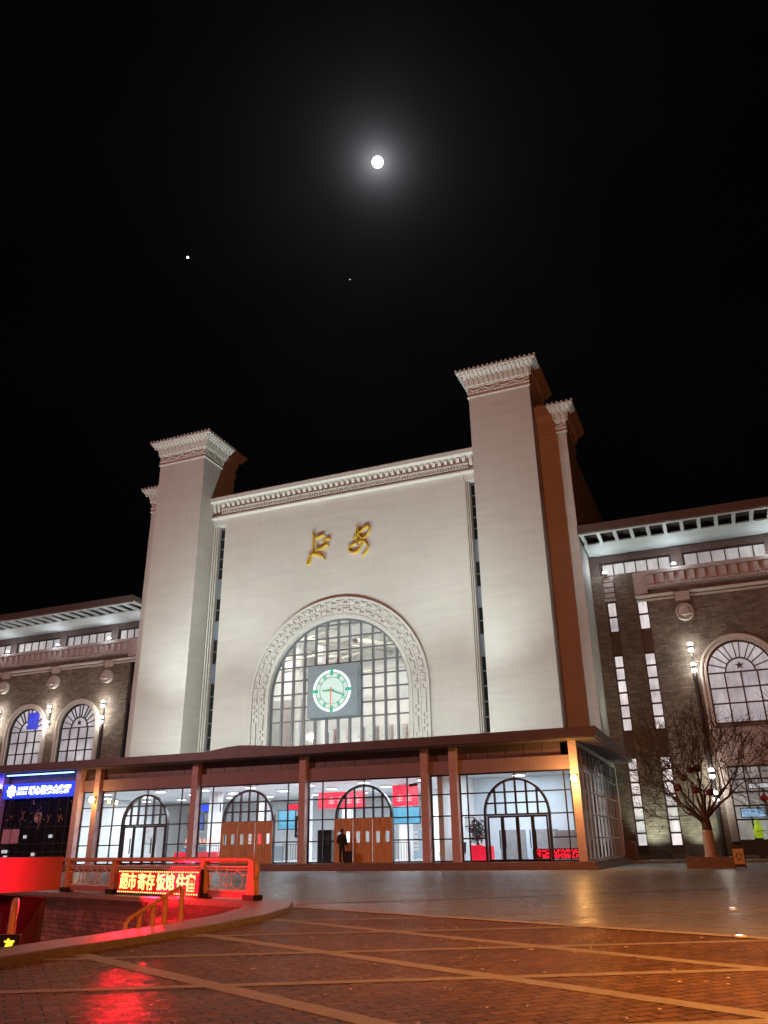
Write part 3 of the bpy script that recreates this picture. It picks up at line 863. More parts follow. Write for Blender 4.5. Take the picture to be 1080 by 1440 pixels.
# ================================================================== GOLD CALLIGRAPHY 延安
YG = 55.76
gl = thing('gold_lettering', 'two gold calligraphy characters 延安 high on the pale station wall', 'lettering', (-27.2, YG, 23.2))
def brush(mb, pts, ws, dep=.238):
    """a brush stroke as a solid ribbon with varying width, in the plane of the wall"""
    ws = [w * .5 for w in ws]
    pts = [Vector((x, 0, z)) for x, z in pts]
    P = []; W = []
    for i in range(len(pts) - 1):                         # smoothed path
        p0, p1, p2, p3 = pts[max(i - 1, 0)], pts[i], pts[i + 1], pts[min(i + 2, len(pts) - 1)]
        for k in range(5):
            t = k / 5
            P.append(.5 * ((2 * p1) + (p2 - p0) * t + (2 * p0 - 5 * p1 + 4 * p2 - p3) * t * t + (3 * p1 - p0 - 3 * p2 + p3) * t ** 3))
            W.append(ws[i] + (ws[i + 1] - ws[i]) * t)
    P.append(pts[-1]); W.append(ws[-1]); V = []; F = []; n = len(P)
    for i, p in enumerate(P):
        dv = (P[min(i + 1, n - 1)] - P[max(i - 1, 0)]).normalized(); nv = Vector((-dv.z, 0, dv.x)) * W[i] / 2
        for q, y in ((p + nv, YG), (p - nv, YG), (p - nv, YG + dep), (p + nv, YG + dep)): V.append((q.x, y, q.z))
    for i in range(n - 1):
        for k in range(4): F.append((i * 4 + k, i * 4 + (k + 1) % 4, i * 4 + 4 + (k + 1) % 4, i * 4 + 4 + k))
    F += [(0, 1, 2, 3), (n * 4 - 4, n * 4 - 1, n * 4 - 2, n * 4 - 3)]
    mb.add(V, F)
# strokes are drawn on a plan of the lettering; this turns plan units into metres on the wall
def g(px, py):
    X, Y = 410 + px / 8.308, 720 + py / 8.308
    # local affine of the wall around the lettering
    return (-26.915 + (X - 475) * .06578 + (Y - 765) * .00067, 24.518 - (Y - 765) * .06348 - (X - 475) * .01039)
mb = MB()
for pts, ws in (
    ([(222, 208), (236, 260), (236, 340), (231, 420), (222, 482), (196, 520), (172, 575), (168, 606), (188, 596), (206, 545), (212, 488)], [.05, .16, .16, .15, .14, .13, .16, .12, .10, .10, .08]),
    ([(178, 500), (240, 486), (300, 492), (350, 512), (374, 545)], [.10, .32, .36, .30, .12]),
    ([(262, 302), (300, 282), (364, 252)], [.20, .26, .16]),
    ([(278, 345), (280, 388)], [.08, .10]),
    ([(352, 362), (372, 325), (402, 300), (436, 300), (432, 318)], [.08, .16, .20, .16, .06]),
    ([(256, 448), (300, 428), (352, 404), (372, 384), (412, 372), (412, 394)], [.14, .24, .22, .18, .20, .06])):
    brush(mb, [g(*p) for p in pts], ws)
mb.build('character', M['gold'], gl)
mb = MB()
for pts, ws in (
    ([(752, 136), (762, 190), (772, 250), (790, 284), (822, 296), (858, 268), (888, 220), (896, 178), (882, 156), (850, 166), (800, 206), (750, 256), (708, 304)], [.05, .18, .16, .20, .22, .14, .12, .14, .20, .20, .14, .12, .04]),
    ([(744, 178), (747, 250), (748, 310), (750, 372)], [.05, .16, .16, .08]),
    ([(752, 350), (700, 372), (664, 402), (656, 432), (684, 458), (728, 460), (770, 430), (796, 384), (806, 340)], [.10, .16, .18, .16, .24, .26, .18, .12, .08]),
    ([(762, 346), (800, 328), (842, 342), (872, 376), (876, 410), (856, 450), (822, 490), (806, 502)], [.10, .18, .24, .22, .18, .14, .12, .05])):
    brush(mb, [g(*p) for p in pts], ws)
mb.build('character', M['gold'], gl)

# ================================================================== ENTRANCE HALL
eh = thing('entrance_hall', 'glazed station entrance hall under a flat brown canopy with arched doors', 'entrance hall', (CX, 50, .37))
YGL = 44.0; ZF, ZG, ZBM = .37, 4.83, 5.53
HR = -7.2                                               # right end wall
# canopy: slab, fascia with the low pediment over the middle
mb = MB()
xl, xr = -62.0, -5.85
fas = [(xl, 6.26), (xr, 6.26), (xr, 6.76), (CX + 3.4, 6.72), (CX + .7, 6.95), (CX, 6.98), (CX - .9, 6.92), (CX - 2.4, 6.72), (xl, 6.72)]
mb.prism([(x, 42.5, z) for x, z in fas], (0, .12, 0))
mb.box(xr - .12, 42.63, 6.26, xr, 58.6, 6.75)
cano = mb.build('canopy_fascia', M['canopy'], eh)
mb = MB()
x = xl
while x < xr - .5:
    mb.box(x - .009, 42.492, 6.28, x + .009, 42.499, 6.70); x += 1.52
mb.build('panel_seams', M['soffit'], cano)
mb = MB(); mb.box(xl, 42.63, 6.30, xr - .13, 55.9, 6.60); mb.build('canopy_roof', M['canopy'], eh)
mb = MB(); mb.box(xl, 42.64, 6.22, xr - .14, 43.99, 6.295); mb.box(HR + .12, 44.0, 6.22, xr - .14, 58.5, 6.295)
mb.build('canopy_soffit', M['soffit'], eh)
# beam and the recessed panel row above it
mb = MB(); mb.box(xl, 43.80, ZG, HR, 44.15, ZBM); mb.build('beam', M['beam'], eh)
mb = MB(); x = xl
while x < HR - .8:
    mb.box(x + .015, 44.02, ZBM + .005, x + .985, 44.14, 6.215); x += 1.0
mb.build('panel_row', M['canopy'], eh)
cols = [-46.95, -40.12, -38.5, -30.84, -23.24, -15.6, -13.92, -7.3]
for x in cols:
    mb = MB(); w = .21
    mb.box(x - w, 43.52, ZF, x + w, 43.98, 2.3); mb.box(x - w, 43.52, 2.315, x + w, 43.98, 4.25); mb.box(x - w, 43.52, 4.265, x + w, 43.98, 6.215)
    mb.box(x - w + .02, 43.54, 2.29, x + w - .02, 43.96, 4.3)
    mb.build('column', M['column'], eh)
def glazing(xa, xb, door=None, leaf='glass'):
    fr = MB(); pa = MB(); y = YGL
    fr.box(xa, y - .05, ZF, xb, y + .05, ZF + .08); fr.box(xa, y - .05, ZG - .08, xb, y + .05, ZG - .002)
    fr.box(xa, y - .05, ZF + .08, xa + .07, y + .05, ZG - .08); fr.box(xb - .07, y - .05, ZF + .08, xb, y + .05, ZG - .08)
    trs = (1.52, 2.68, 3.80)
    if door is None:
        for z in trs: fr.box(xa + .07, y - .04, z - .035, xb - .07, y + .04, z + .035)
        n = max(1, round((xb - xa) / 1.5))
        for k in range(1, n):
            x = xa + (xb - xa) * k / n; fr.box(x - .035, y - .042, ZF + .08, x + .035, y + .042, ZG - .08)
        pa.quad((xa + .03, y, ZF + .03), (xb - .03, y, ZF + .03), (xb - .03, y, ZG - .03), (xa + .03, y, ZG - .03))
        g_ = fr.build('window_bay', M['dark'], eh); pa.build('pane', M['glass'], g_); return g_
    rA, zs = 1.78, 2.72                                 # door arch
    for sd in (-1, 1):
        xe = xa if sd < 0 else xb; xm = door + sd * 2.65
        fr.box(xm - .035, y - .042, ZF + .08, xm + .035, y + .042, ZG - .08)
        for z in trs:
            hw = rA + .03 if z <= zs else math.sqrt(max(0, (rA + .03) ** 2 - (z - zs) ** 2))
            fr.box(door + sd * hw, y - .04, z - .035, xe - sd * .07, y + .04, z + .035)
    fr.box(door - .035, y - .042, zs + rA, door + .035, y + .042, ZG - .08)
    pa.quad((xa + .03, y, ZF + .03), (door - rA, y, ZF + .03), (door - rA, y, ZG - .03), (xa + .03, y, ZG - .03))
    pa.quad((door + rA, y, ZF + .03), (xb - .03, y, ZF + .03), (xb - .03, y, ZG - .03), (door + rA, y, ZG - .03))
    al = arch_loop(door, zs, rA, zs, 30)
    for (x0, z0), (x1, z1) in zip(al[1:-1], al[2:-1]):
        pa.quad((x0, y, z0), (x1, y, z1), (x1, y, ZG - .03), (x0, y, ZG - .03))
    pa.fill([(door + (rA - .02) * math.cos(pi * k / 30), zs + (rA - .02) * math.sin(pi * k / 30)) for k in range(31)], [], lambda a, b: (a, y + .03, b))
    g_ = fr.build('window_bay', M['dark'], eh); pa.build('pane', M['glass'], g_)
    da = MB(); arch_band(da, door, zs, rA - .11, rA, ZF, y - .16, y + .09, 30)
    for x in (-1.02, -.52, 0, .52, 1.02):
        x *= 1.12; da.box(door + x - .045, y - .10, zs - .05, door + x + .045, y + .05, zs + math.sqrt((rA - .1) ** 2 - x * x))
    for z in (zs + .53, zs + 1.08):
        hw = math.sqrt((rA - .1) ** 2 - (z - zs) ** 2); da.box(door - hw, y - .11, z - .04, door + hw, y + .05, z + .04)
    da.box(door - rA + .05, y - .12, zs - .09, door + rA - .05, y + .05, zs + .0)
    do = da.build('arched_doorway', M['dark'], eh)
    if leaf == 'glass':
        for k in range(4):
            x0 = door - 1.62 + k * .81; m_ = MB()
            m_.box(x0, y - .05, ZF + .02, x0 + .09, y + .03, zs - .1); m_.box(x0 + .72, y - .05, ZF + .02, x0 + .805, y + .03, zs - .1)
            m_.box(x0 + .09, y - .05, ZF + .02, x0 + .72, y + .03, ZF + .12); m_.box(x0 + .09, y - .05, zs - .2, x0 + .72, y + .03, zs - .1)
            m_.box(x0 + (.62 if k % 2 == 0 else .11), y - .12, 1.0, x0 + (.66 if k % 2 == 0 else .15), y - .051, 1.9)
            m_.build('door_leaf', M['dark'], do)
        m_ = MB(); m_.quad((door - 1.6, y - .01, ZF + .05), (door + 1.6, y - .01, ZF + .05), (door + 1.6, y - .01, zs - .12), (door - 1.6, y - .01, zs - .12))
        m_.build('door_glass', M['glass'], do)
    else:
        for k in range(6):                              # quilted winter curtains of the doorway, stiff boards with a peep window
            x0 = door - 1.80 + k * .602; m_ = MB()
            tilt = (.10, -.06, .05, -.09, .08, -.05)[k]
            za, zb = 1.42 + .03 * (k % 2), 2.00
            h_ = [(x0 + .20, za), (x0 + .42, za), (x0 + .42, zb), (x0 + .20, zb)]
            m_.wall([(x0, ZF + .02), (x0 + .585, ZF + .02), (x0 + .585, zs - .02), (x0, zs - .02)], [h_], y - .26 + tilt * .5, y - .20 + tilt * .5)
            w_ = m_.build('curtain_panel', M['wood'], do)
            m_ = MB(); m_.quad((x0 + .2, y - .235 + tilt * .5, za), (x0 + .42, y - .235 + tilt * .5, za), (x0 + .42, y - .235 + tilt * .5, zb), (x0 + .2, y - .235 + tilt * .5, zb))
            m_.build('peep_window', M['glass'], w_)
    return g_
doors = [CX - 7.62, CX, CX + 7.60, CX + 16.43]
glazing(cols[1] + .22, cols[2] - .22)
glazing(cols[2] + .22, cols[3] - .22, doors[0], 'glass')
glazing(cols[3] + .22, cols[4] - .22, doors[1], 'wood')
glazing(cols[4] + .22, cols[5] - .22, doors[2], 'wood')
glazing(cols[5] + .22, cols[6] - .22)
glazing(cols[6] + .22, cols[7] - .22, doors[3], 'glass')
# right end wall of glass
mb = MB(); xe = HR
mb.box(xe - .06, 43.99, 6.0, xe + .10, 58.9, 6.215); mb.box(xe - .05, 44.0, ZF, xe + .05, 58.9, ZF + .1)
mb.box(xe - .08, 58.5, ZF + .1, xe + .14, 58.9, 6.0)
for k in range(1, 11): mb.box(xe - .04, 44 + k * 1.36 - .05, ZF + .1, xe + .05, 44 + k * 1.36 + .05, 6.0)
for z in (1.52, 2.68, 3.8, 4.85): mb.box(xe - .03, 44.0, z - .03, xe + .035, 58.5, z + .03)
for k in range(14): mb.box(xe - .035, 44.1 + k * 1.03, 5.35, xe + .045, 44.16 + k * 1.03, 5.9)
sg_ = mb.build('side_glazing', M['whiteframe'], eh)
mb = MB(); mb.quad((xe, 44.0, ZF + .05), (xe, 58.8, ZF + .05), (xe, 58.8, 6.1), (xe, 44.0, 6.1)); mb.build('pane', M['glass'], sg_)
# rooms inside
mb = MB()
mb.box(-46.7, 66, ZF, -14.8, 66.3, 5.05)
mb.box(-15.1, 44.3, ZF, -14.8, 65.99, 5.05)            # wall between the hall and the right hand lobby
mb.box(-46.7, 44.3, ZF, -46.5, 65.99, 5.05)
for x in (-34.8, -27.4, -20.0):
    for y in (52, 59): mb.box(x - .35, y - .35, ZF + .01, x + .35, y + .35, 5.05)
iw = mb.build('inner_walls', M['white'], eh)
mb = MB(); mb.box(-46.7, 44.2, 5.06, -7.35, 66.3, 5.25); mb.build('ceiling', M['white'], eh)
mb = MB(); mb.box(-62, 44.06, ZF + .002, -7.3, 66.3, ZF + .012); mb.build('floor', M['floor'], eh)
mb = MB(); mb.box(-14.79, 50.5, ZF + .013, -9.0, 50.7, 5.05); mb.box(-9.0, 50.5, ZF + .013, -8.8, 58.7, 5.05)
mb.build('lobby_walls', M['bluewall'], eh)
mb = MB()
for x in (-12.9, -11.0): mb.box(x, 48.9, ZF + .013, x + 1.5, 49.05, 2.0)
mb.box(-9.4, 47.5, ZF + .013, -8.2, 47.6, 1.9)
mb.build('lobby_partition', simple('grey_partition', (.22, .22, .24), .6), eh)

# ceiling lamps, one kind repeated
lamp = thing('ceiling_lamp', 'round flush white ceiling lamp in the entrance hall', 'ceiling lamp', (0, 0, 5.0), 'round ceiling lamps in the entrance hall')
mb = MB(); mb.lathe((0, 0, 5.0), [(.42, .06), (.42, -.03), (.38, -.04)], 24); mb.build('lamp_rim', M['whiteframe'], lamp)
mb = MB(); mb.lathe((0, 0, 5.0), [(.375, -.03), (.30, -.055), (.001, -.06)], 24); mb.build('lamp_shade', M['lampglow'], lamp)
spots = [(x, y) for x in (-45.2, -41.6, -37.2, -33.6, -29.6, -25.6, -21.6, -17.6) for y in (45.6, 48.6, 52.5, 57.5)] + [(-12.6, 45.6), (-9.9, 45.8), (-11.4, 48.4)]
for i, (x, y) in enumerate(spots):
    o = lamp if i == 0 else copy_tree(lamp)
    o.location = (x + random.uniform(-.2, .2), y + random.uniform(-.25, .25), 5.0)
for x in (-43.5, -36.4, -31.5, -27, -22.5, -18):
    for y in (47.5, 56): area('hall_light', (x, y, 4.85), (x, y, 0), 380, 2.6, 2.6, (.86, .95, 1.))
area('lobby_light', (-11.3, 46.9, 4.85), (-11.3, 47.5, 0), 420, 3, 2, (.82, .93, 1.))

# ---- furnishing seen through the glass
def panel(name, x0, z0, x1, z1, y, mat, label, cat, frame=True, th=.08, texts=()):
    o = thing(name, label, cat, ((x0 + x1) / 2, y, z0))
    mb = MB(); mb.box(x0, y, z0, x1, y + th, z1); mb.build('casing', M['dark'] if frame else mat, o)
    mb = MB(); mb.box(x0 + .05, y - .012, z0 + .05, x1 - .05, y - .002, z1 - .05); mb.build('face', mat, o)
    return o
panel('banner', -25.2, 3.55, -21.8, 4.55, 49.5, M['redscreen'], 'glowing red banner left of the middle wooden doorway', 'banner', False)
panel('banner', -19.9, 3.55, -18.2, 4.8, 49.5, M['redscreen'], 'glowing red banner right of the middle wooden doorway', 'banner', False)
panel('screen', -19.7, 2.45, -17.7, 3.45, 48.5, M['cyan'], 'cyan information screen right of the person by the doorway', 'screen')
panel('screen', -27.6, 2.3, -26.3, 3.5, 48.5, M['cyan'], 'cyan information screen above the railing beside the left wooden doorway', 'screen')
panel('screen', -34.3, 2.4, -33.0, 3.4, 48.0, emissive('blue_outline_screen', (.03, .16, .8), .8, var=.7, scale=2.), 'blue screen behind the left arched glass door', 'screen')
panel('notice_board', -15.2, 2.2, -14.2, 2.75, 48.2, M['whiteglow'], 'white notice hanging behind the narrow glass bay', 'notice')
# white lettering strokes on the red banners
for xa, n_ in ((-24.4, 4), (-19.6, 2)):
    mb = MB()
    for k in range(n_):
        for q in range(3): mb.box(xa + k * .62, 49.465, 3.85 + q * .14, xa + k * .62 + .4, 49.485, 3.9 + q * .14)
        mb.box(xa + k * .62 + .17, 49.46, 3.8, xa + k * .62 + .23, 49.464, 4.25)
    par = [o for o in bpy.data.objects if o.name.startswith('banner') and o.get('category')][0 if n_ == 4 else 1]
    mb.build('white_marks', M['whiteglow'], par)
# dark arrow sign standing behind the glass
o = thing('direction_sign', 'black upright board with a white turning arrow behind the glass', 'sign', (-23.9, 44.6, 1.6))
mb = MB(); mb.box(-24.22, 44.6, 1.75, -23.55, 44.66, 2.95); mb.build('board', M['blacklacquer'], o)
mb = MB(); yq = 44.592
mb.box(-24.05, yq, 2.25, -23.98, yq + .006, 2.6); mb.box(-24.05, yq, 2.6, -23.82, yq + .006, 2.67)
mb.prism([(-23.83, yq, 2.52), (-23.68, yq, 2.635), (-23.83, yq, 2.75)], (0, .006, 0)); mb.box(-24.08, yq, 1.95, -23.7, yq + .006, 2.0); mb.box(-24.08, yq, 2.05, -23.8, yq + .006, 2.08)
mb.build('arrow', M['whiteglow'], o)
mb = MB(); mb.box(-24.0, 44.62, .384, -23.94, 44.65, 1.76); mb.box(-23.83, 44.62, .384, -23.77, 44.65, 1.76); mb.build('legs', M['blacklacquer'], o)
# turnstiles and machines deeper in the hall
gate = None
for k in range(7):
    lab = 'grey ticket gate deep in the hall, ' + ('leftmost of the row', 'second from the left', 'third from the left', 'middle of the row', 'third from the right', 'second from the right', 'rightmost of the row')[k]
    if gate is None:
        gate = thing('ticket_gate', lab, 'ticket gate', (0, 0, .384), 'row of ticket gates in the hall')
        mb = MB(); mb.box(-.13, -.8, .384, .13, .8, 1.36); mb.prism([(-.13, -.8, 1.361), (.13, -.8, 1.361), (.13, -.4, 1.5), (-.13, -.4, 1.5)], (0, .1, 0)); mb.build('cabinet', M['greyframe'], gate)
        mb = MB(); mb.box(-.5, -.02, .75, -.131, .02, 1.25); mb.build('flap', M['redscreen'], gate)
        mb = MB(); mb.box(-.08, -.82, 1.1, .08, -.801, 1.25); mb.build('display', M['cyan'], gate); c = gate
    else: c = copy_tree(gate); c['label'] = lab
    c.location = (-38.5 + k * 1.25, 54.5, .384)
for x, y, lab in ((-31.9, 52.6, 'white lit vending machine deep in the hall left of the left wooden doorway'), (-21.0, 56.5, 'white lit vending machine deep in the hall behind the middle wooden doorway')):
    o = thing('vending_machine', lab, 'vending machine', (x, y, .384))
    mb = MB(); mb.box(x - .55, y, .384, x + .55, y + .8, 2.3); mb.build('cabinet', M['redscreen'] if x < -30 else M['clockbox'], o)
    mb = MB(); mb.box(x - .48, y - .012, .9, x + .2, y - .002, 2.2); mb.build('display_window', M['whiteglow'], o)
    mb = MB()
    for q in range(4): mb.box(x - .46, y - .02, 1.1 + q * .28, x + .18, y - .013, 1.13 + q * .28)
    mb.build('shelves', M['dark'], o)
panel('hanging_screen', -36.8, 3.7, -34.4, 4.3, 52, M['signblue'], 'blue hanging board high behind the left arched glass door', 'screen')
panel('hanging_screen', -30.6, 3.75, -28.6, 4.25, 55, M['redscreen'], 'small red hanging board high behind the left wooden doorway', 'screen')
panel('poster', -16.9, 1.6, -16.1, 2.9, 50, M['whiteglow'], 'white poster right of the cyan screen by the column', 'poster')
panel('poster', -41.0, 1.6, -39.9, 3.0, 52, M['whiteglow'], 'pale poster behind the narrow left glass bay', 'poster')
# dark machine by the column, white bollard
o = thing('ticket_machine', 'tall dark cabinet behind the glass left of the waiting person', 'machine', (-22.3, 45, .384))
mb = MB(); mb.box(-22.75, 44.7, .384, -21.85, 45.3, 2.15); mb.build('cabinet', M['blacklacquer'], o)
mb = MB(); mb.box(-22.6, 44.68, 1.35, -22.0, 44.695, 1.85); mb.build('display', M['darkspandrel'], o)
mb = MB(); mb.lathe((-22.92, 43.4, .37), [(.10, 0), (.10, .55), (.08, .68), (.03, .82), (.001, .83)], 14)
single('bollard', mb, M['whiteframe'], 'small white bollard standing against the column left of the doorway', 'bollard')
# steel crowd barriers in the hall
bar = thing('crowd_barrier', 'steel queue barrier with upright bars behind the middle glass', 'barrier', (-25, 46.2, .384), 'queue barriers in the hall')
mb = MB()
mb.tube([(-25.9, 46.2, .39), (-25.9, 46.2, 1.42), (-24.1, 46.2, 1.42), (-24.1, 46.2, .39)], .035, 6); mb.build('frame', M['greyframe'], bar)
mb = MB()
for k in range(9): mb.tube([(-25.7 + k * .175, 46.2, .5), (-25.7 + k * .175, 46.2, 1.42)], .02, 5)
mb.build('uprights', M['greyframe'], bar)
for dx, lab in ((6.55, 'steel queue barrier below the cyan screen right of the doorway'), (2.55, 'steel queue barrier behind the dark ticket machine'), (-6.4, 'steel queue barrier left of the left wooden doorway')):
    c = copy_tree(bar); c.location.x += dx; c['label'] = lab
bar['label'] = 'steel queue barrier below the black arrow sign'
# waiting bench with luggage in the narrow bay
o = thing('waiting_bench', 'dark waiting bench with luggage behind the narrow glass bay', 'bench', (-14.9, 46, .384))
mb = MB(); mb.box(-15.6, 45.7, .75, -14.2, 46.2, .83); mb.build('seat', M['dark'], o)
mb = MB(); mb.obox((-14.9, 46.25, 1.1), (.7, 0, 0), (0, .03, 0), (0, .05, .26)); mb.build('backrest', M['dark'], o)
mb = MB()
for x in (-15.5, -14.3):
    for y in (45.75, 46.15): mb.tube([(x, y, .385), (x, y, .75)], .03, 6)
mb.build('frame', M['greyframe'], o)
o = thing('luggage_pile', 'pile of dark bags on the bench behind the narrow glass bay', 'luggage', (-14.9, 45.9, .83))
for k, (x, z, rx, rz) in enumerate(((-15.3, 1.02, .26, .2), (-14.75, 1.08, .3, .26), (-14.4, .98, .2, .15), (-15.0, 1.42, .24, .16))):
    mb = MB(); mb.lathe((x, 45.92, z), [(.001, -rz), (rx * .7, -rz * .9), (rx, -rz * .3), (rx * .95, rz * .4), (rx * .5, rz * .9), (.001, rz)], 14); mb.build('bag', M['cloth'], o)
# red stall and wreath left of the right glass door
o = thing('display_stand', 'low red display boxes behind the right bay glass', 'display', (-13.0, 45, .384))
mb = MB(); mb.box(-13.45, 44.7, .39, -12.92, 45.2, 1.2); mb.build('red_box', M['redscreen'], o)
mb = MB(); mb.box(-12.90, 44.7, .39, -12.30, 45.2, 1.15); mb.build('red_box', M['redscreen'], o)
o = thing('potted_plant', 'dark bushy plant with red flowers behind the right bay glass', 'plant', (-13.35, 45.7, .384))
mb = MB(); mb.lathe((-13.35, 45.7, .384), [(.001, 0), (.22, 0), (.3, .5), (.32, .55), (.26, .55), (.001, .5)], 16); mb.build('pot', M['planter'], o)
rq = random.Random(8); mb = MB(); fm = MB()
mb.tube([(-13.35, 45.7, .85), (-13.33, 45.68, 1.5), (-13.4, 45.72, 2.3)], [.06, .05, .02], 6)
for k in range(420):
    v = Vector((rq.gauss(0, 1), rq.gauss(0, 1), rq.gauss(0, 1))).normalized() * rq.uniform(.3, 1)
    c_ = Vector((-13.35, 45.7, 1.95)) + Vector((v.x * .55, v.y * .5, v.z * .75)); t_ = Vector((rq.uniform(-1, 1), rq.uniform(-1, 1), rq.uniform(-1, .4))).normalized(); w_ = t_.orthogonal().normalized()
    (fm if k % 9 == 0 else mb).quad(c_ - t_ * .10, c_ + w_ * .045, c_ + t_ * .10, c_ - w_ * .045)
mb.build('foliage', simple('dark_leaves', (.03, .035, .03), .5), o); fm.build('flowers', simple('red_petals', (.4, .02, .03), .6), o)
# red LED strip at the bottom right of the lobby glass
o = thing('led_sign', 'scrolling red LED strip low behind the right lobby glass', 'LED sign', (-8.7, 44.3, .5))
mb = MB(); mb.box(-10.0, 44.3, .50, -7.56, 44.38, .98); mb.build('housing', M['blacklacquer'], o)
mb = MB()
random.seed(3)
for i in range(46):
    for j in range(7):
        if random.random() < .62: mb.box(-9.95 + i * .051, 44.285, .54 + j * .058, -9.95 + i * .051 + .036, 44.298, .54 + j * .058 + .04)
mb.build('lit_dots', M['ledtext_red'], o)
# counter behind the left arched door; glowing tubes stand in for reflected sign text
o = thing('snack_counter', 'red lit snack counter behind the left arched glass door', 'counter', (-33, 47, .384))
mb = MB(); mb.box(-34.6, 47.2, .384, -31.4, 48, 1.05); mb.build('counter', M['redscreen'], o)
mb = MB()
for k in range(7):
    a = random.uniform(0, pi); mb.tube([(-33.9 + k * .34, 47.3, 1.5 + .1 * (k % 2)), (-33.75 + k * .34, 47.3, 1.85), (-33.65 + k * .34, 47.3, 1.55)], .03, 5)
mb.build('reflected_text_tubes', emissive('reflected_text_glow', (1., .28, .08), 1.8), o)

# ================================================================== POLICE POST BAY (far left)
pb = thing('police_post', 'dark glass shop bay under the blue lit sign at far left', 'shop', (-43.5, 43.9, .37))
xa, xb = cols[0] + .22, cols[1] - .22
mb = MB(); mb.box(xa, 44.0, ZF, xb, 44.1, ZG - .01); mb.build('glazing', M['darkglass'], pb)
mb = MB()
for k in range(9):
    x = xa + (xb - xa) * k / 8; mb.box(x - .03, 43.93, ZF, x + .03, 43.998, ZG - .01)
for z in (1.2, 1.7, 2.75): mb.box(xa, 43.94, z - .03, xb, 43.997, z + .03)
mb.build('frame', M['dark'], pb)
mb = MB()
for k in range(2): mb.box(xa + .25 + k * .78, 43.90, 1.75, xa + .95 + k * .78, 43.925, 2.65)
mb.build('poster', M['poster'], pb)
mb = MB()
mb.lathe((-43.55, 43.96, 3.35), [(.30, 0), (.34, -.03), (.34, -.06), (.24, -.06), (.24, -.02), (.001, -.02)], 24, 'y')
for x, z in ((-44.9, 3.6), (-42.6, 3.3), (-41.7, 3.3), (-43.4, 2.9)):
    mb.tube([(x - .15, 43.93, z + .18), (x, 43.93, z - .05), (x + .16, 43.93, z + .2)], .03, 5); mb.tube([(x, 43.93, z - .05), (x - .02, 43.93, z - .3)], .03, 5)
random.seed(11)
for k in range(26):
    x, z = random.uniform(xa + .3, xb - .3), random.uniform(2.85, 4.5)
    mb.tube([(x, 43.94, z), (x + random.uniform(-.28, .28), 43.94, z + random.uniform(-.1, .25))], random.uniform(.012, .03), 5)
mb.build('gold_decoration', M['bronze'], pb)
mb = MB()
for x, z, w in ((xa + .4, 1.15, .5), (xa + .6, .8, .35), (-43.7, .95, .3), (-44.6, 2.05, .3), (-42.4, 2.05, .3)): mb.box(x, 43.92, z, x + w, 43.93, z + .2)
mb.build('white_stickers', M['whiteglow'], pb)
sg = thing('shop_sign', 'blue light box sign with white characters 暖心警务会客厅 over dark shop front', 'sign', (-43.5, 43.5, 4.6))
x0, x1 = -46.55, -40.42
mb = MB(); mb.box(x0, 43.46, 4.60, x1, 43.78, 5.55); mb.build('light_box', M['signblue'], sg)
mb = MB(); c_ = (x0 + .75, 43.445, 5.07)
mb.lathe(c_, [(.34, 0), (.34, -.02), (.001, -.02)], 24, 'y')
for k in range(8):
    a = 2 * pi * k / 8; mb.obox((c_[0] + .34 * math.cos(a), 43.44, c_[2] + .34 * math.sin(a)), (.06, 0, 0), (0, .015, 0), (0, 0, .06))
mb.build('round_emblem', M['signwhite'], sg)
mb = MB(); put_text(mb, '暖心警务会客厅', .58, (x0 + 2.35, 43.44, 4.78), (1, 0, 0), (0, -1, 0), width=3.6, depth=.02, bold=.022)
mb.build('characters', M['signwhite'], sg)
mb = MB()
for z in (4.82, 5.12):
    for k in range(4):
        x = x0 + 1.25 + k * .24 + (z - 4.8) * .2
        mb.box(x, 43.435, z, x + .17, 43.45, z + .035); mb.box(x, 43.435, z + .09, x + .17, 43.45, z + .125); mb.box(x, 43.435, z + .18, x + .17, 43.45, z + .205)
        mb.box(x + .065, 43.43, z, x + .10, 43.434, z + .2)
mb.build('small_lettering', M['signwhite'], sg)
point('sign_glow', (-43.5, 42.9, 5.1), 70, (.06, .10, 1.), .5)
mb = MB(); mb.box(-46.2, 43.2, 6.06, -40.4, 43.36, 6.12)
st_ = thing('strip_lamp', 'blue strip lamp under the canopy above the blue sign', 'strip lamp', (-43.3, 43.3, 6.06))
mb.build('tube', M['bluestrip'], st_)
mb = MB(); mb.box(-46.25, 43.15, 6.121, -40.35, 43.42, 6.21); mb.build('housing', M['lampbody'], st_)
al = thing('alarm_lamp', 'small round white and blue alarm lamp beside the blue sign', 'alarm lamp', (-46.95, 43.4, 5.3))
mb = MB(); mb.box(-47.05, 43.36, 5.0, -46.85, 43.51, 5.3); mb.build('bracket', M['lampbody'], al)
mb = MB(); mb.lathe((-46.95, 43.35, 5.42), [(.001, -.15), (.13, -.09), (.15, 0), (.13, .09), (.001, .15)], 14); mb.build('bulb', emissive('white_blue_alarm', (.6, .65, 1.), 7), al)
point('alarm_glow', (-47.1, 43.0, 5.6), 55, (.02, .03, 1.), .2)

# amber wall lamps on two columns
for x, lab in ((-7.3, 'glowing amber lamp on the right corner column of the entrance hall'), (-38.5, 'glowing amber lamp on the left column between narrow bay and door')):
    o = thing('wall_lamp', lab, 'wall lamp', (x, 43.4, 4.2), 'amber lamps on the columns')
    mb = MB(); mb.box(x - .10, 43.40, 4.12, x + .10, 43.518, 4.46); mb.build('bracket', M['lampbody'], o)
    mb = MB(); mb.lathe((x, 43.22, 4.28), [(.001, -.19), (.13, -.15), (.19, 0), (.13, .15), (.001, .19)], 18); mb.build('globe', M['yellowbulb'], o)
    point('wall_lamp_light', (x, 42.4, 4.2), 430 if x > -20 else 120, (1., .48, .13), .12)

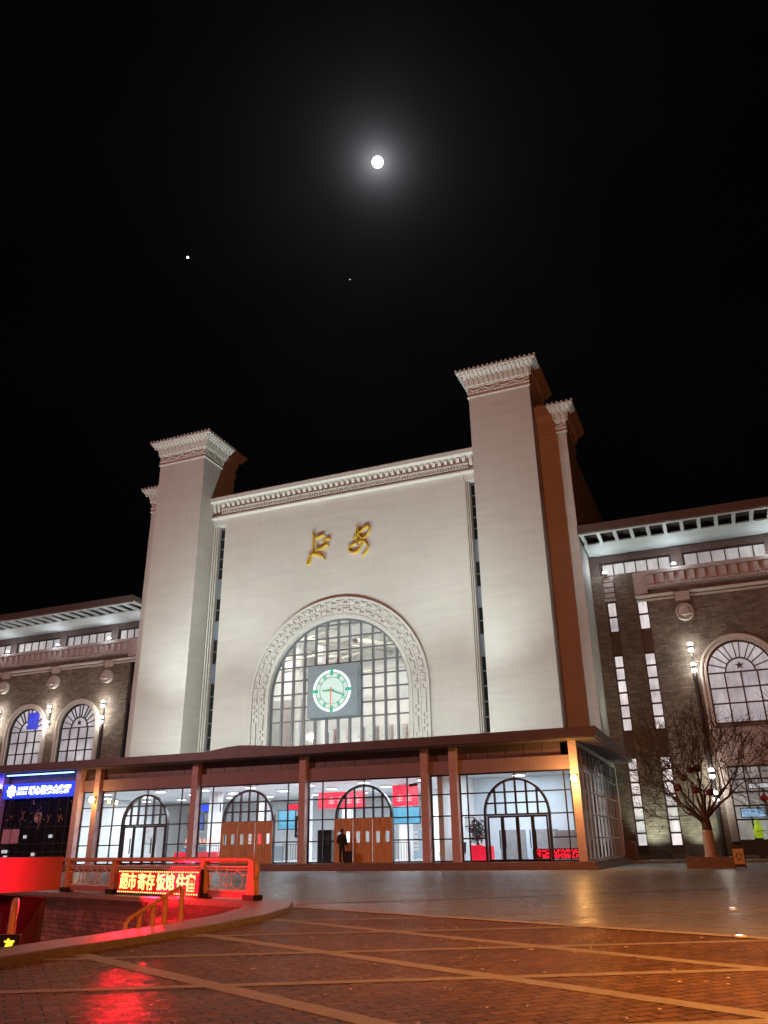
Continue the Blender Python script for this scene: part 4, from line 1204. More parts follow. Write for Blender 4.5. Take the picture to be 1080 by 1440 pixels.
# small black camera on a column
o = thing('security_camera', 'small dark security camera on the column right of the middle doorway', 'camera', (-15.9, 43.3, 4.4))
mb = MB(); mb.tube([(-15.82, 43.5, 4.45), (-16.0, 43.35, 4.4)], .03, 6); mb.build('bracket', M['dark'], o)
mb = MB(); mb.tube([(-15.9, 43.3, 4.36), (-16.35, 43.15, 4.28)], .08, 8); mb.build('camera_body', M['dark'], o)

# ================================================================== WINGS
def wing(s, label, length):
    X = lambda o: CX + s * o
    w = thing('brick_wing', label, 'building', (X(30), 62, 0))
    YW = 59.85; o0, o1 = 19.76, length
    def bx(mb, oa, ya, za, ob, yb, zb): mb.box(X(oa), ya, za, X(ob), yb, zb)
    holes = []; arches = [29.06 + 6.4 * k for k in range(10) if 29.06 + 6.4 * k < length - 3]
    slits = [(20.67, 21.40), (22.85, 23.66)]
    segs = [(18.02, 15.70), (13.95, 8.52), (6.70, .98)]
    for a, b in slits:
        for zt, zb in ((18.02, .5),): holes.append([(X(a), zb), (X(b), zb), (X(b), zt), (X(a), zt)])
    for a in arches:
        holes.append(arch_loop(X(a), 12.05, 2.18, 8.58, 24)); holes.append([(X(a) - 1.95, .3), (X(a) + 1.95, .3), (X(a) + 1.95, 5.85), (X(a) - 1.95, 5.85)])
    mb = MB(); mb.wall([(X(o0), 0), (X(o1), 0), (X(o1), 20.1), (X(o0), 20.1)], holes, YW, YW + .5); mb.build('brick_wall', M['brick'], w)
    mb = MB(); bx(mb, o0, YW + .51, 0, o1, YW + .6, 20.0); mb.build('backing', M['darkspandrel'], w)
    # slit windows
    for a, b in slits:
        fr = MB(); pa = MB(); sp = []
        xa, xb = sorted((X(a), X(b)))
        for (zt, zb), n_ in zip(segs, (2, 6, 7)):
            pa.box(xa + .02, YW + .36, zb, xb - .02, YW + .40, zt)
            for q in range(n_ + 1):
                z = zb + (zt - zb) * q / n_; fr.box(xa + .004, YW + .22, z - .06, xb - .004, YW + .34, z + .06)
            fr.box(xa + .004, YW + .24, zb, xa + .09, YW + .34, zt); fr.box(xb - .09, YW + .24, zb, xb - .004, YW + .34, zt)
        for zt, zb in ((15.62, 14.03), (8.44, 6.78), (.90, .5)): sp.append(MB().box(xa + .003, YW + .15, zb, xb - .003, YW + .45, zt))
        f_ = fr.build('slit_window', M['dark'], w); pa.build('pane', M['slitpane'] if s > 0 else M['darkglass'], f_); [q.build('spandrel', M['darkspandrel'], f_) for q in sp]
        mb = MB()                                        # carved ladder panel over the slit
        mb.box(xa - .05, YW - .16, 18.05, xb + .05, YW - .002, 18.22)
        for k in range(4): mb.box(xa, YW - .12, 18.3 + k * .42, xb, YW - .002, 18.3 + k * .42 + .33)
        mb.build('carved_panel', M['pinktrim'], w)
    # arched windows
    for a in arches:
        ax = X(a); y = YW + .22
        fr = MB(); arch_band(fr, ax, 12.05, 2.07, 2.175, 8.6, y - .06, y + .06, 24)
        fr.box(ax - 2.07, y - .06, 12.0, ax + 2.07, y + .06, 12.1); fr.box(ax - 2.07, y - .06, 8.6, ax + 2.07, y + .06, 8.7)
        arch_band(fr, ax, 12.06, .90, 1.0, 12.05, y - .065, y + .05, 16)
        for z in (11.0, 9.95): fr.box(ax - 2.07, y - .055, z - .05, ax + 2.07, y + .05, z + .05)
        for x in (-1.05, 0, 1.05): fr.box(ax + x - .05, y - .058, 8.6, ax + x + .05, y + .05, 12.02)
        for deg in (18, 36, 54, 66, 84, 96, 114, 126, 144, 162):
            c, s_ = math.cos(math.radians(deg)), math.sin(math.radians(deg))
            fr.obox((ax + 1.53 * c, y - .003, 12.05 + 1.53 * s_), (c * .55, 0, s_ * .55), (0, .055, 0), (-s_ * .035, 0, c * .035))
        sp5 = []
        for k in range(10):
            a5 = pi / 2 + k * pi / 5; rr_ = .30 if k % 2 == 0 else .125; sp5.append((ax + rr_ * math.cos(a5), y - .06, 12.48 + rr_ * math.sin(a5)))
        fr.prism(sp5, (0, .05, 0))
        f_ = fr.build('arched_window', M['dark'], w)
        pa = MB(); pa.fill(arch_loop(ax, 12.05, 2.1, 8.6, 24), [], lambda p, q: (p, y + .07, q)); pa.build('pane', M['wingpane'], f_)
        mb = MB(); arch_band(mb, ax, 12.05, 2.19, 2.62, 8.3, YW - .13, YW - .002, 28); arch_band(mb, ax, 12.05, 2.45, 2.60, 8.3, YW - .2, YW - .13, 28)
        mb.build('arch_trim', M['trim'], w)
        mb = MB()
        for sd in (-1, 1): mb.box(ax + sd * 1.98, YW - .11, .0, ax + sd * 2.45, YW - .002, 8.295)
        mb.box(ax - 1.97, YW - .09, 5.86, ax + 1.97, YW - .002, 8.295); mb.build('stone_surround', M['pinktrim'], w)
        fr = MB(); y = YW + .2
        for x in (-1.94, -.98, 0, .98, 1.94): fr.box(ax + x - .05, y - .05, .32, ax + x + .05, y + .05, 5.84)
        for z in (.4, 2.5, 3.35, 4.2, 5.0, 5.8): fr.box(ax - 1.94, y - .048, z - .05, ax + 1.94, y + .048, z + .05)
        fr.box(ax - 1.94, y - .04, .34, ax + 1.94, y + .04, 1.3)
        f_ = fr.build('shop_window', M['dark'], w)
        pa = MB(); pa.box(ax - 1.93, y + .06, .33, ax + 1.93, y + .1, 5.83); pa.build('pane', M['shoppane'], f_)
    # cornice
    mb = MB(); xs = 22.9
    def cor(oa, ob, prof):
        n_ = len(prof); xa, xb = sorted((X(oa), X(ob)))
        run(mb, lambda u, o, z: (xa + u, YW - o, z), 0, xb - xa, prof)
    cor(xs + .9, o1, [(.003, 18.55), (.25, 18.55), (.25, 18.65), (.42, 18.7), (.42, 18.82), (.3, 18.84), (.3, 19.62), (.55, 19.66), (.55, 19.9), (.5, 19.95), (.003, 19.95)])
    cor(xs, xs + .89, [(.003, 18.25), (.3, 18.25), (.3, 19.92), (.003, 19.92)])
    o_ = xs + 1.1
    while o_ < o1 - .4:
        cor(o_, o_ + .34, [(.29, 18.9), (.42, 18.9), (.50, 19.6), (.29, 19.6)]); o_ += .72
    o_ = xs + 1.0
    while o_ < o1 - .2:
        cor(o_, o_ + .12, [(.24, 18.66), (.40, 18.66), (.40, 18.56), (.24, 18.56)]); o_ += .26
    mb.build('cornice', M['pinktrim'], w)
    mb = MB(); o_ = 22.9; ks = [26.12 + 6.55 * k for k in range(10)]
    for m_ in ks:
        if o_ >= o1 - 1: break
        cor(o_, min(m_ - .55, o1), [(.003, 17.95), (.30, 17.95), (.34, 18.0), (.34, 18.14), (.003, 18.16)])
        cor(o_, min(m_ - .55, o1), [(.003, 17.72), (.14, 17.72), (.14, 17.86), (.003, 17.88)])
        if m_ + .55 < o1: cor(m_ - .5, m_ + .5, [(.003, 17.5), (.10, 17.5), (.16, 18.14), (.003, 18.16)])
        o_ = m_ + .55
    mb.build('moulding', M['trim'], w)
    # medallions
    for k in range(10):
        o_ = 26.12 + 6.55 * k
        if o_ > length - 1: break
        mb = MB(); mb.lathe((X(o_), YW - .002, 16.55), [(.62, 0), (.62, -.35), (.55, -.42), (.55, -.30), (.40, -.30), (.40, -.40), (.22, -.44), (.001, -.45)], 24, 'y')
        mb.box(X(o_) - .5, YW - .55, 16.30, X(o_) + .5, YW - .30, 16.40)
        mb.build('drum_boss', M['trim'], w)
    # clerestory, eave soffit, lattice fascia
    for k in range(8):
        a, b = (20.65, 25.65) if k == 0 else (26.65 + 6.5 * (k - 1), 32.4 + 6.5 * (k - 1))
        if b > length: break
        xa, xb = sorted((X(a), X(b))); fr = MB()
        for q in range(7):
            x = xa + (xb - xa) * q / 6; fr.box(x - .04, 60.28, 20.2, x + .04, 60.36, 21.2)
        fr.box(xa, 60.27, 21.1, xb, 60.37, 21.2)
        f_ = fr.build('clerestory_window', M['dark'], w)
        pa = MB(); pa.box(xa, 60.38, 20.12, xb, 60.42, 21.2); pa.build('pane', M['clerepane'], f_)
    mb = MB(); bx(mb, o0, 60.45, 20.01, o1, 60.7, 21.8)
    for k in range(9):
        o_ = 26.15 + 6.5 * (k - 0); a_ = (o0 + .3 if k == 0 else 26.15 + 6.5 * (k - 1))
        bx(mb, a_ - .42, 60.05, 20.11, a_ + .42, 60.449, 21.79)
    bx(mb, o0, 60.1, 21.21, o1, 60.449, 21.79)
    mb.build('clerestory_wall', M['gutter'], w)
    mb = MB(); oe = 19.85                            # lit soffit, then an open lattice towards the edge
    bx(mb, oe, 57.15, 21.80, o1, 60.7, 21.9)
    bx(mb, oe, 54.85, 21.80, o1, 55.05, 21.98)
    o_ = oe + .1
    while o_ < o1:
        bx(mb, o_, 55.051, 21.80, o_ + .24, 57.149, 21.98); o_ += 1.14
    mb.build('eave_soffit', M['eave'], w)
    mb = MB(); bx(mb, oe, 54.6, 21.85, o1, 54.849, 22.45); bx(mb, oe, 54.851, 22.3, o1, 60.7, 22.45); mb.build('roof_edge', M['gutter'], w)
    mb = MB(); bx(mb, o0, 60.75, 19.9, o1, 75, 22.44); mb.build('roof', M['gutter'], w)
    return X, w
XR, wr = wing(1, 'grey brown brick wing with arched and slit windows right of the station', 52)
XL, wl = wing(-1, 'brick wing with arched windows left of the station behind the entrance canopy', 62)
# conduit pipes
for x, lab in ((XR(26.1), 'dark vertical pipe down the right brick wing beneath the sconces'), (XL(26.1), 'dark vertical pipe on the left brick wing nearest the tower')):
    mb = MB(); mb.tube([(x, 59.7, .17 if x > -20 else 6.8), (x, 59.7, 12.1)], .13, 8); single('drain_pipe', mb, M['lampbody'], lab, 'pipe')
# wall sconces
proto = None
sconces = [(XR(26.1), 13.25, 'pair of up and down sconces high on the right brick wing'), (XR(26.1), 4.7, 'pair of up and down sconces low on the right wing behind the tree'),
           (XL(26.1), 13.25, 'pair of up and down sconces on the left wing nearest the tower'), (XL(32.65), 13.25, 'pair of sconces between the two arched windows of the left wing'),
           (XL(39.2), 13.25, 'pair of sconces at the left picture edge')]
for i, (x, z, lab) in enumerate(sconces):
    if proto is None:
        proto = thing('wall_sconce', lab, 'wall sconce', (0, 0, 0), 'up and down sconces on the brick wings')
        mb = MB(); mb.box(-.08, .0, -1.15, .08, .10, 1.15); mb.build('backplate', M['lampbody'], proto)
        for zz in (.72, -.72):
            mb = MB(); mb.lathe((0, -.16, zz), [(.001, -.16), (.12, -.16), (.13, -.12), (.13, .12), (.12, .16), (.001, .16)], 14); hd = mb.build('lamp_head', M['lampbody'], proto)
            mb = MB()
            for sg2 in (-1, 1): mb.lathe((0, -.16, zz + sg2 * .20), [(.001, -.13), (.15, -.09), (.18, 0), (.15, .09), (.001, .13)], 12)
            mb.build('bulb', M['whitebulb'], hd)
        c = proto
    else: c = copy_tree(proto); c['label'] = lab
    c.location = (x, 59.74, z)
    for zz in (1.15, .30, -.30, -1.15):
        point('sconce_light', (x, 59.22, z + zz), 27 if x > -20 else 66, (1., .95, .82), .08)
# flood lamps on the eave ledge lighting the soffit
eproto = None; es = []
for X, offs in ((XR, (20.9, 25.9, 32.6, 39.5)), (XL, (20.9, 26.2, 32.6, 39.2, 45.8))):
    for o_ in offs: es.append((X(o_), X is XR, o_))
names = ['nearest the tower', 'second from the tower', 'third from the tower', 'fourth from the tower', 'farthest from the tower']
cnt = {True: 0, False: 0}
for x, rgt, o_ in es:
    lab = 'small white eave lamp above the %s wing cornice, %s' % ('right' if rgt else 'left', names[cnt[rgt]]); cnt[rgt] += 1
    if eproto is None:
        eproto = thing('eave_lamp', lab, 'eave lamp', (0, 0, 0), 'small lamps along the wing eaves')
        mb = MB(); mb.box(-.16, -.1, 0, .16, .14, .14); mb.build('housing', M['lampbody'], eproto)
        mb = MB(); mb.lathe((0, -.02, .20), [(.001, -.05), (.14, -.05), (.16, .0), (.13, .08), (.001, .12)], 14); mb.build('lens', M['whitebulb'], eproto); c = eproto
    else: c = copy_tree(eproto); c['label'] = lab
    c.location = (x, 59.45, 20.0)
    point('eave_light', (x, 58.9, 20.42), 62, (.80, .95, 1.), .12)

# things in the right wing's shop window
panel('screen', XR(29.06) - 1.6, 2.6, XR(29.06) - .1, 3.2, 59.75 - .2, emissive('blue_white_screen', (.35, .6, .9), .9, var=.7, scale=4.), 'blue and white screen in the right wing shop window', 'screen')
panel('screen', XR(29.06) - .9, 4.35, XR(29.06) + 1.5, 4.7, 59.5, M['whiteglow'], 'long white lit panel high in the right wing shop window', 'screen')
for dx, lab in ((-.75, 'yellow green lit figure board left in the wing shop window'), (.35, 'larger yellow green board at the right picture edge')):
    o = thing('display_board', lab, 'display board', (XR(29.06) + dx, 59.5, .2))
    mb = MB(); x = XR(29.06) + dx
    mb.lathe((x, 59.5, 2.0), [(.001, -.62), (.26, -.6), (.30, -.2), (.2, .1), (.14, .2), (.17, .3), (.12, .44), (.001, .47)], 14); mb.build('figure', M['yellowgreen'], o)
    mb = MB(); mb.box(x - .22, 59.4, .165, x + .22, 59.6, 1.38); mb.build('stand', M['dark'], o)
o = thing('paper_cutting', 'red diamond paper decoration hanging in the wing shop window', 'decoration', (XR(29.06) - .1, 59.7, 3.5))
mb = MB(); x, z = XR(29.06) - .05, 3.75; mb.prism([(x - .3, 59.72, z), (x, 59.72, z - .3), (x + .3, 59.72, z), (x, 59.72, z + .3)], (0, .02, 0)); mb.build('diamond', simple('red_paper', (.45, .02, .02), .6), o)
mb = MB(); mb.box(x - .012, 59.73, z - .9, x + .012, 59.745, z - .3); mb.build('tassel', M['redlantern'], o)
panel('screen', XL(35.46) + .1, 12.2, XL(35.46) + 1.45, 13.8, 59.84, emissive('blue_reflection_glow', (.02, .05, 1.), 1.0, var=.75, scale=2.2), 'glowing panel standing in for a blue reflection in the left arched window', 'screen', False, .03)  # glowing panel added in place of a blue reflection in the pane

# ================================================================== TREES
def bare_tree(name, label, base, h, spread, seed, depth=6, rot=0, white=1.25):
    rnd = random.Random(seed)
    t = thing(name, label, 'tree', base)
    B = Vector(base)
    tr = MB(); lw = MB(); br = MB()
    fork = 1.75
    tr.tube([B + Vector((0, 0, white)), B + Vector((.02, 0, fork * .8)), B + Vector((.0, .02, fork + .3))], [.25, .22, .19], 12)
    lw.tube([B + Vector((0, 0, 0)), B + Vector((0, 0, .15)), B + Vector((0, 0, white))], [.34, .28, .251], 14)
    def grow(p, d, ln, r, k):
        n = 3 if k > 1 else 2; pts = [p]; rs = [r]; q = p; dd = d.copy()
        for i in range(n):
            dd = (dd + Vector((rnd.uniform(-.16, .16), rnd.uniform(-.16, .16), rnd.uniform(-.05, .14)))).normalized()
            q = q + dd * ln / n; pts.append(q); rs.append(r * (1 - .42 * (i + 1) / n))
        br.tube(pts, rs, 6 if r > .03 else 4, False)
        if k <= 0: return
        m = rnd.choice((2, 3, 3)) if k > 1 else rnd.choice((2, 3))
        for j in range(m):
            side = Vector((rnd.uniform(-1, 1), rnd.uniform(-1, 1), rnd.uniform(-.35, .55)))
            side = (side - dd * side.dot(dd)).normalized()
            nd = (dd * rnd.uniform(.75, 1.1) + side * rnd.uniform(.4, .85) + Vector((0, 0, .06))).normalized()
            st_ = pts[-1] if j < 2 else pts[-2]
            grow(st_, nd, ln * rnd.uniform(.68, .88), max(.0115, rs[-1] * rnd.uniform(.62, .84)), k - 1)
    nb = 11
    for i in range(nb):
        a = 2 * pi * i / nb + rnd.uniform(-.3, .3) + rot; el = rnd.uniform(.12, 1.2)
        dv = Vector((math.cos(a) * math.cos(el), math.sin(a) * math.cos(el), math.sin(el)))
        grow(B + Vector((0, 0, fork + rnd.uniform(-.4, .3))), dv, h * .235 * rnd.uniform(.85, 1.15), .085, depth - 1)
    grow(B + Vector((0, 0, fork + .2)), Vector((-.05, 0, 1)), h * .26, .11, depth - 1)
    tk = tr.build('trunk', M['bark'], t); lw.build('limewash_band', M['limewash'], t)
    br.build('branches', M['bark'], t, False)
    return t
bare_tree('bare_tree', 'leafless tree with limewashed trunk in the brick planter', (-1.38, 45.7, .46), 7.0, 2.6, 5, 6)
bare_tree('bare_tree', 'second leafless tree at right picture edge, only its branches in view', (4.3, 44.0, .46), 7.4, 3, 21, 6)
for k, (x, y, w, lab) in enumerate(((-1.45, 45.7, 1.08, 'brown stone planter box around the limewashed tree'), (4.3, 44.0, 1.3, 'brown stone planter at the right beyond the litter bin'))):
    o = thing('planter', lab, 'planter', (x, y, 0))
    mb = MB(); mb.box(x - w, y - w, 0, x + w, y - w + .22, .5); mb.box(x - w, y + w - .22, 0, x + w, y + w, .5)
    mb.box(x - w, y - w + .22, 0, x - w + .22, y + w - .22, .5); mb.box(x + w - .22, y - w + .22, 0, x + w, y + w - .22, .5)
    mb.build('walls', M['planter'], o)
    mb = MB(); mb.box(x - w + .21, y - w + .21, .3, x + w - .21, y + w - .21, .47); mb.build('soil', M['soil'], o)
# red lanterns hung in the near tree
lant = None
for k, (x, y, z, lab) in enumerate(((-2.45, 45.2, 3.75, 'lowest left red lantern in the bare tree'), (-2.1, 45.6, 4.25, 'red lantern left of centre in the bare tree'),
        (-1.72, 45.4, 4.62, 'upper red lantern left of a pair in the tree'), (-1.40, 45.6, 4.68, 'topmost right red lantern in the bare tree'),
        (-1.62, 45.2, 3.62, 'lowest middle red lantern in the bare tree'), (-.95, 45.5, 3.5, 'red lantern on the right side of the bare tree'))):
    if lant is None:
        lant = thing('red_lantern', lab, 'lantern', (0, 0, 0), 'red lanterns hung in the bare tree')
        mb = MB(); mb.lathe((0, 0, 0), [(.06, -.17), (.16, -.13), (.21, 0), (.16, .13), (.06, .17)], 16); mb.build('shade', M['redlantern'], lant)
        mb = MB(); mb.lathe((0, 0, 0), [(.001, -.2), (.07, -.2), (.07, -.165), (.001, -.165)], 10); mb.tube([(0, 0, -.2), (0, 0, -.42)], .02, 5); mb.tube([(0, 0, .17), (0, 0, .4)], .008, 4); mb.build('tassel', M['bronze'], lant); c = lant
    else: c = copy_tree(lant); c['label'] = lab
    c.location = (x, y, z)
# litter bin beside the planter
o = thing('litter_bin', 'dark litter bin with a yellowish square sign beside the planter', 'litter bin', (-.12, 44.9, 0))
mb = MB(); mb.box(-.40, 44.65, .06, .16, 45.15, .95); mb.build('body', M['blacklacquer'], o)
mb = MB(); mb.box(-.44, 44.6, .951, .20, 45.2, 1.04); mb.lathe((-.12, 44.9, 1.04), [(.30, 0), (.26, .1), (.1, .16), (.001, .17)], 14); mb.build('lid', M['blacklacquer'], o)
mb = MB(); mb.box(-.36, 44.63, .18, .12, 44.648, .86); mb.build('sign_plate', simple('yellowish_plate', (.55, .36, .16), .5), o)
mb = MB()
for q in range(3): mb.tube([(-.12 + .14 * math.cos(2 * pi * q / 3), 44.622, .52 + .16 * math.sin(2 * pi * q / 3)), (-.12 + .14 * math.cos(2 * pi * (q + .7) / 3), 44.622, .52 + .16 * math.sin(2 * pi * (q + .7) / 3))], .022, 5)
mb.build('recycling_mark', M['blacklacquer'], o)
for x in (-.36, .12):
    mb = MB(); mb.box(x - .04, 44.7, 0, x + .04, 45.1, .06); mb.build('foot', M['blacklacquer'], o)
# stone pier at the foot of the side glazing
mb = MB(); mb.box(-7.0, 57.4, .165, -6.15, 58.2, .30); mb.box(-6.92, 57.48, .3, -6.23, 58.12, 1.15); mb.lathe((-6.57, 57.8, 1.15), [(.34, 0), (.36, .06), (.28, .14), (.1, .2), (.001, .21)], 16)
single('stone_pier', mb, M['planter'], 'short carved stone pier at the end of the side glazing', 'pier')

# small in-ground lights in the plaza
for x, y, lab in ((-.31, 17.55, 'round ground light in the granite, farther of two at right'), (-.19, 12.47, 'round ground light on the paving border, nearer of two at right'), (-5.4, 58.6, 'ground uplight at the foot of the right brick wing')):
    z0 = .162 if y > 50 else .012
    o = thing('ground_light', lab, 'ground light', (x, y, z0), 'round lights set in the paving')
    mb = MB(); mb.lathe((x, y, z0), [(.085, .0), (.085, .02), (.06, .022), (.06, .012)], 18); mb.build('ring', M['whiteframe'], o)
    mb = MB(); mb.lathe((x, y, z0), [(.058, .012), (.04, .02), (.001, .022)], 16); mb.build('lens', emissive('ground_lens', (1, .93, .75), 5 if y < 50 else 14), o)
spot('wing_uplight', (-5.4, 58.5, .4), (-4.6, 59.9, 5), 800, (.88, 1., .74), 100, .9)
spot('wing_uplight', (-2.4, 58.5, .4), (-2.2, 59.9, 5), 560, (.88, 1., .74), 100, .9)
spot('side_uplight', (-5.6, 57.6, 6.9), (-7.3, 58.2, 16), 260, (.86, 1., .78), 80, .9)

# ================================================================== PERSON WITH SUITCASE
def skinned(name, joints, edges, mat, parent, base, sub=2):
    me = bpy.data.meshes.new(name)
    me.from_pydata([tuple(j[:3]) for j in joints], edges, []); me.materials.append(mat)
    o = link(bpy.data.objects.new(name, me)); o.parent = parent; WORLD[o.name] = base
    sk = o.modifiers.new('skin', 'SKIN'); sk.use_smooth_shade = True
    if not me.skin_vertices: 
        bm = bmesh.new(); bm.from_mesh(me); bm.verts.layers.skin.verify(); bm.to_mesh(me); bm.free()
    for v, j in zip(me.skin_vertices[0].data, joints):
        v.radius = (j[3], j[4] if len(j) > 4 else j[3]); v.use_root = False
    me.skin_vertices[0].data[0].use_root = True
    ss = o.modifiers.new('subdivision', 'SUBSURF'); ss.levels = sub; ss.render_levels = sub
    bpy.context.view_layer.update()
    m2 = bpy.data.meshes.new_from_object(o.evaluated_get(bpy.context.evaluated_depsgraph_get()))
    o.modifiers.clear(); o.data = m2
    for p in m2.polygons: p.use_smooth = True
    if not m2.materials: m2.materials.append(mat)
    return o
PB = Vector((-20.52, 43.32, .37))
pr = thing('person', 'person in dark winter jacket and trousers waiting with back to the plaza', 'person', PB)
# local coordinates: x right, y towards the doors, z up; the person faces the doors, turned slightly left
body = [(0, 0, .92, .13, .11), (0, .0, 1.10, .14, .11), (-.01, .01, 1.30, .16, .11), (-.01, .02, 1.42, .13, .09), (-.02, .04, 1.50, .05), (-.03, .06, 1.56, .055),
        (-.19, .02, 1.40, .065), (-.27, .04, 1.14, .05), (-.22, .20, .96, .036), (.17, .02, 1.40, .065), (.25, -.02, 1.12, .05), (.24, .02, .90, .036),
        (-.09, 0, .86, .095), (-.10, .02, .50, .065), (-.10, -.01, .09, .043), (.09, 0, .86, .095), (.10, .03, .50, .065), (.11, -.02, .09, .043),
        (-.10, .13, .04, .04), (.12, .12, .04, .04)]
ed = [(0, 1), (1, 2), (2, 3), (3, 4), (4, 5), (3, 6), (6, 7), (7, 8), (3, 9), (9, 10), (10, 11), (0, 12), (12, 13), (13, 14), (0, 15), (15, 16), (16, 17), (14, 18), (17, 19)]
skinned('body', body, ed, M['trousers'], pr, PB)
jk = [(0, 0, .86, .17, .14), (0, 0, 1.02, .175, .145), (0, .0, 1.2, .18, .14), (-.01, .01, 1.36, .19, .125), (-.01, .02, 1.46, .10, .085), (-.02, .03, 1.51, .075),
      (-.21, .02, 1.40, .085), (-.285, .03, 1.14, .072), (-.24, .16, 1.0, .06), (.19, .02, 1.40, .085), (.265, -.02, 1.12, .072), (.255, .01, .96, .06)]
skinned('jacket', jk, [(0, 1), (1, 2), (2, 3), (3, 4), (4, 5), (3, 6), (6, 7), (7, 8), (3, 9), (9, 10), (10, 11)], M['cloth'], pr, PB)
def local(mb): mb.v = [(x + PB.x, y + PB.y, z + PB.z) for x, y, z in mb.v]; return mb
mb = MB()
hc = Vector((-.03, .07, 1.635))
prof = [(.001, -.125), (.05, -.115), (.072, -.07), (.084, 0), (.086, .05), (.066, .10), (.03, .125), (.001, .13)]
mb.lathe(hc, prof, 18)
mb.tube([hc + Vector((-.03, .085, -.01)), hc + Vector((-.035, .108, -.03))], [.012, .018], 6)                    # nose, turned to the doors
for ex in (-.062, .005): mb.lathe(hc + Vector((ex, .076, .012)), [(.001, -.012), (.012, 0), (.001, .012)], 8)
mb.tube([hc + Vector((-.055, .083, -.062)), hc + Vector((-.005, .083, -.062))], .009, 6)
for ex in (-.088, .088): mb.lathe(hc + Vector((ex, .0, -.005)), [(.001, -.032), (.016, -.015), (.016, .015), (.001, .032)], 8)
local(mb).build('head', M['skin'], pr)
mb = MB(); mb.lathe(hc + Vector((0, -.012, .022)), [(.088, -.07), (.096, -.02), (.097, .04), (.075, .10), (.03, .13), (.001, .134)], 18); local(mb).build('hair', M['hair'], pr)
def hand_mb(w, d, side):
    """palm, four curled fingers and a thumb"""
    m = MB(); w = Vector(w); d = Vector(d).normalized(); sd = Vector((0, 1, 0)) if abs(d.y) < .8 else Vector((1, 0, 0)); sd = (sd - d * sd.dot(d)).normalized(); nn = d.cross(sd) * side
    m.tube([w, w + d * .045, w + d * .085], [.022, .036, .034], 10)
    for k, ln in enumerate((.062, .074, .070, .055)):
        b = w + d * .08 + sd * (-.027 + .018 * k)
        m.tube([b, b + d * ln * .5 + nn * .006, b + d * ln * .85 + nn * .026, b + d * ln * .8 + nn * .045], [.0095, .009, .008, .006], 7)
    b = w + d * .03 - sd * .03; m.tube([b, b + d * .03 - sd * .02 + nn * .012, b + d * .058 - sd * .018 + nn * .028], [.012, .010, .008], 7)
    return m
local(hand_mb((.255, .015, .93), (.02, .02, -1), 1)).build('hand', M['skin'], pr)
local(hand_mb((-.23, .19, .97), (.3, .85, .15), -1)).build('hand', M['skin'], pr)
for x, y in ((-.10, .05), (.115, .035)):
    mb = MB(); mb.prism([(x - .045, y - .11, .0), (x + .045, y - .11, .0), (x + .05, y + .10, 0), (x + .02, y + .17, 0), (x - .02, y + .17, 0), (x - .05, y + .10, 0)], (0, 0, .035))
    mb.prism([(x - .042, y - .10, .036), (x + .042, y - .10, .036), (x + .042, y + .14, .036), (x - .042, y + .14, .036)], (0, -.02, .05))
    local(mb).build('shoe', M['shoe'], pr)
SB = Vector((-20.13, 43.34, .37))
sc_ = thing('suitcase', 'dark wheeled suitcase standing at the right of the waiting person', 'suitcase', SB)
mb = MB(); mb.box(SB.x - .19, SB.y - .12, SB.z + .06, SB.x + .19, SB.y + .12, SB.z + .62); mb.box(SB.x - .15, SB.y - .13, SB.z + .1, SB.x + .15, SB.y - .121, SB.z + .56); mb.build('shell', M['cloth'], sc_)
mb = MB(); mb.tube([(SB.x - .10, SB.y + .08, SB.z + .62), (SB.x - .10, SB.y + .08, SB.z + .98), (SB.x + .10, SB.y + .08, SB.z + .98), (SB.x + .10, SB.y + .08, SB.z + .62)], .012, 6); mb.build('handle', M['greyframe'], sc_)
for dx in (-.14, .14):
    mb = MB(); mb.lathe((SB.x + dx, SB.y, SB.z + .031), [(.001, -.02), (.03, -.02), (.03, .02), (.001, .02)], 12, 'x'); mb.build('wheel', M['blacklacquer'], sc_)

# scraps of paper and leaves blown over the bricks
rnd = random.Random(4); mb = MB()
for k in range(260):
    x = rnd.uniform(-7.2, 2.5); y = rnd.uniform(6, 16)
    if y > border(x) - .2: continue
    a = rnd.uniform(0, pi); l_, w_ = rnd.uniform(.012, .045), rnd.uniform(.008, .022)
    c, s_ = math.cos(a), math.sin(a); zc = .016 + rnd.uniform(0, .008)
    mb.quad((x - c * l_, y - s_ * l_, zc), (x + s_ * w_, y - c * w_, zc + rnd.uniform(0, .012)), (x + c * l_, y + s_ * l_, zc + rnd.uniform(0, .006)), (x - s_ * w_, y + c * w_, zc + rnd.uniform(0, .01)))
tag(mb.build('ground_litter', M['litter']), 'tiny paper and leaf scraps scattered over the brick paving', 'litter', kind='stuff')

# ================================================================== SKY AND LIGHT
moon_d = Vector((-.2609, .6300, .7314)).normalized()
camp = Vector((0, 0, 1.14))
def sphere(name, loc, rad, mat, label, cat):
    mb = MB(); n_ = 24
    mb.lathe(loc, [(rad * math.sin(pi * k / n_) + 1e-4, -rad * math.cos(pi * k / n_)) for k in range(n_ + 1)], 48)
    return single(name, mb, mat, label, cat)
def sky_pos(v, dist): return camp + Vector(v).normalized() * dist
sphere('moon', sky_pos((-.25912, .6316, .73071), 1800), 12.0, M['moon'], 'bright full moon high in the black sky', 'moon')
sphere('planet', sky_pos((-.48634, .59436, .64047), 1800), 2.6, M['planet'], 'bright planet low to the left of the moon', 'planet')
sphere('planet', sky_pos((-.3258, .70005, .63544), 1800), 1.2, emissive('faint_planet_glow', (1, .95, .9), .9), 'faint tiny planet below the moon', 'planet')

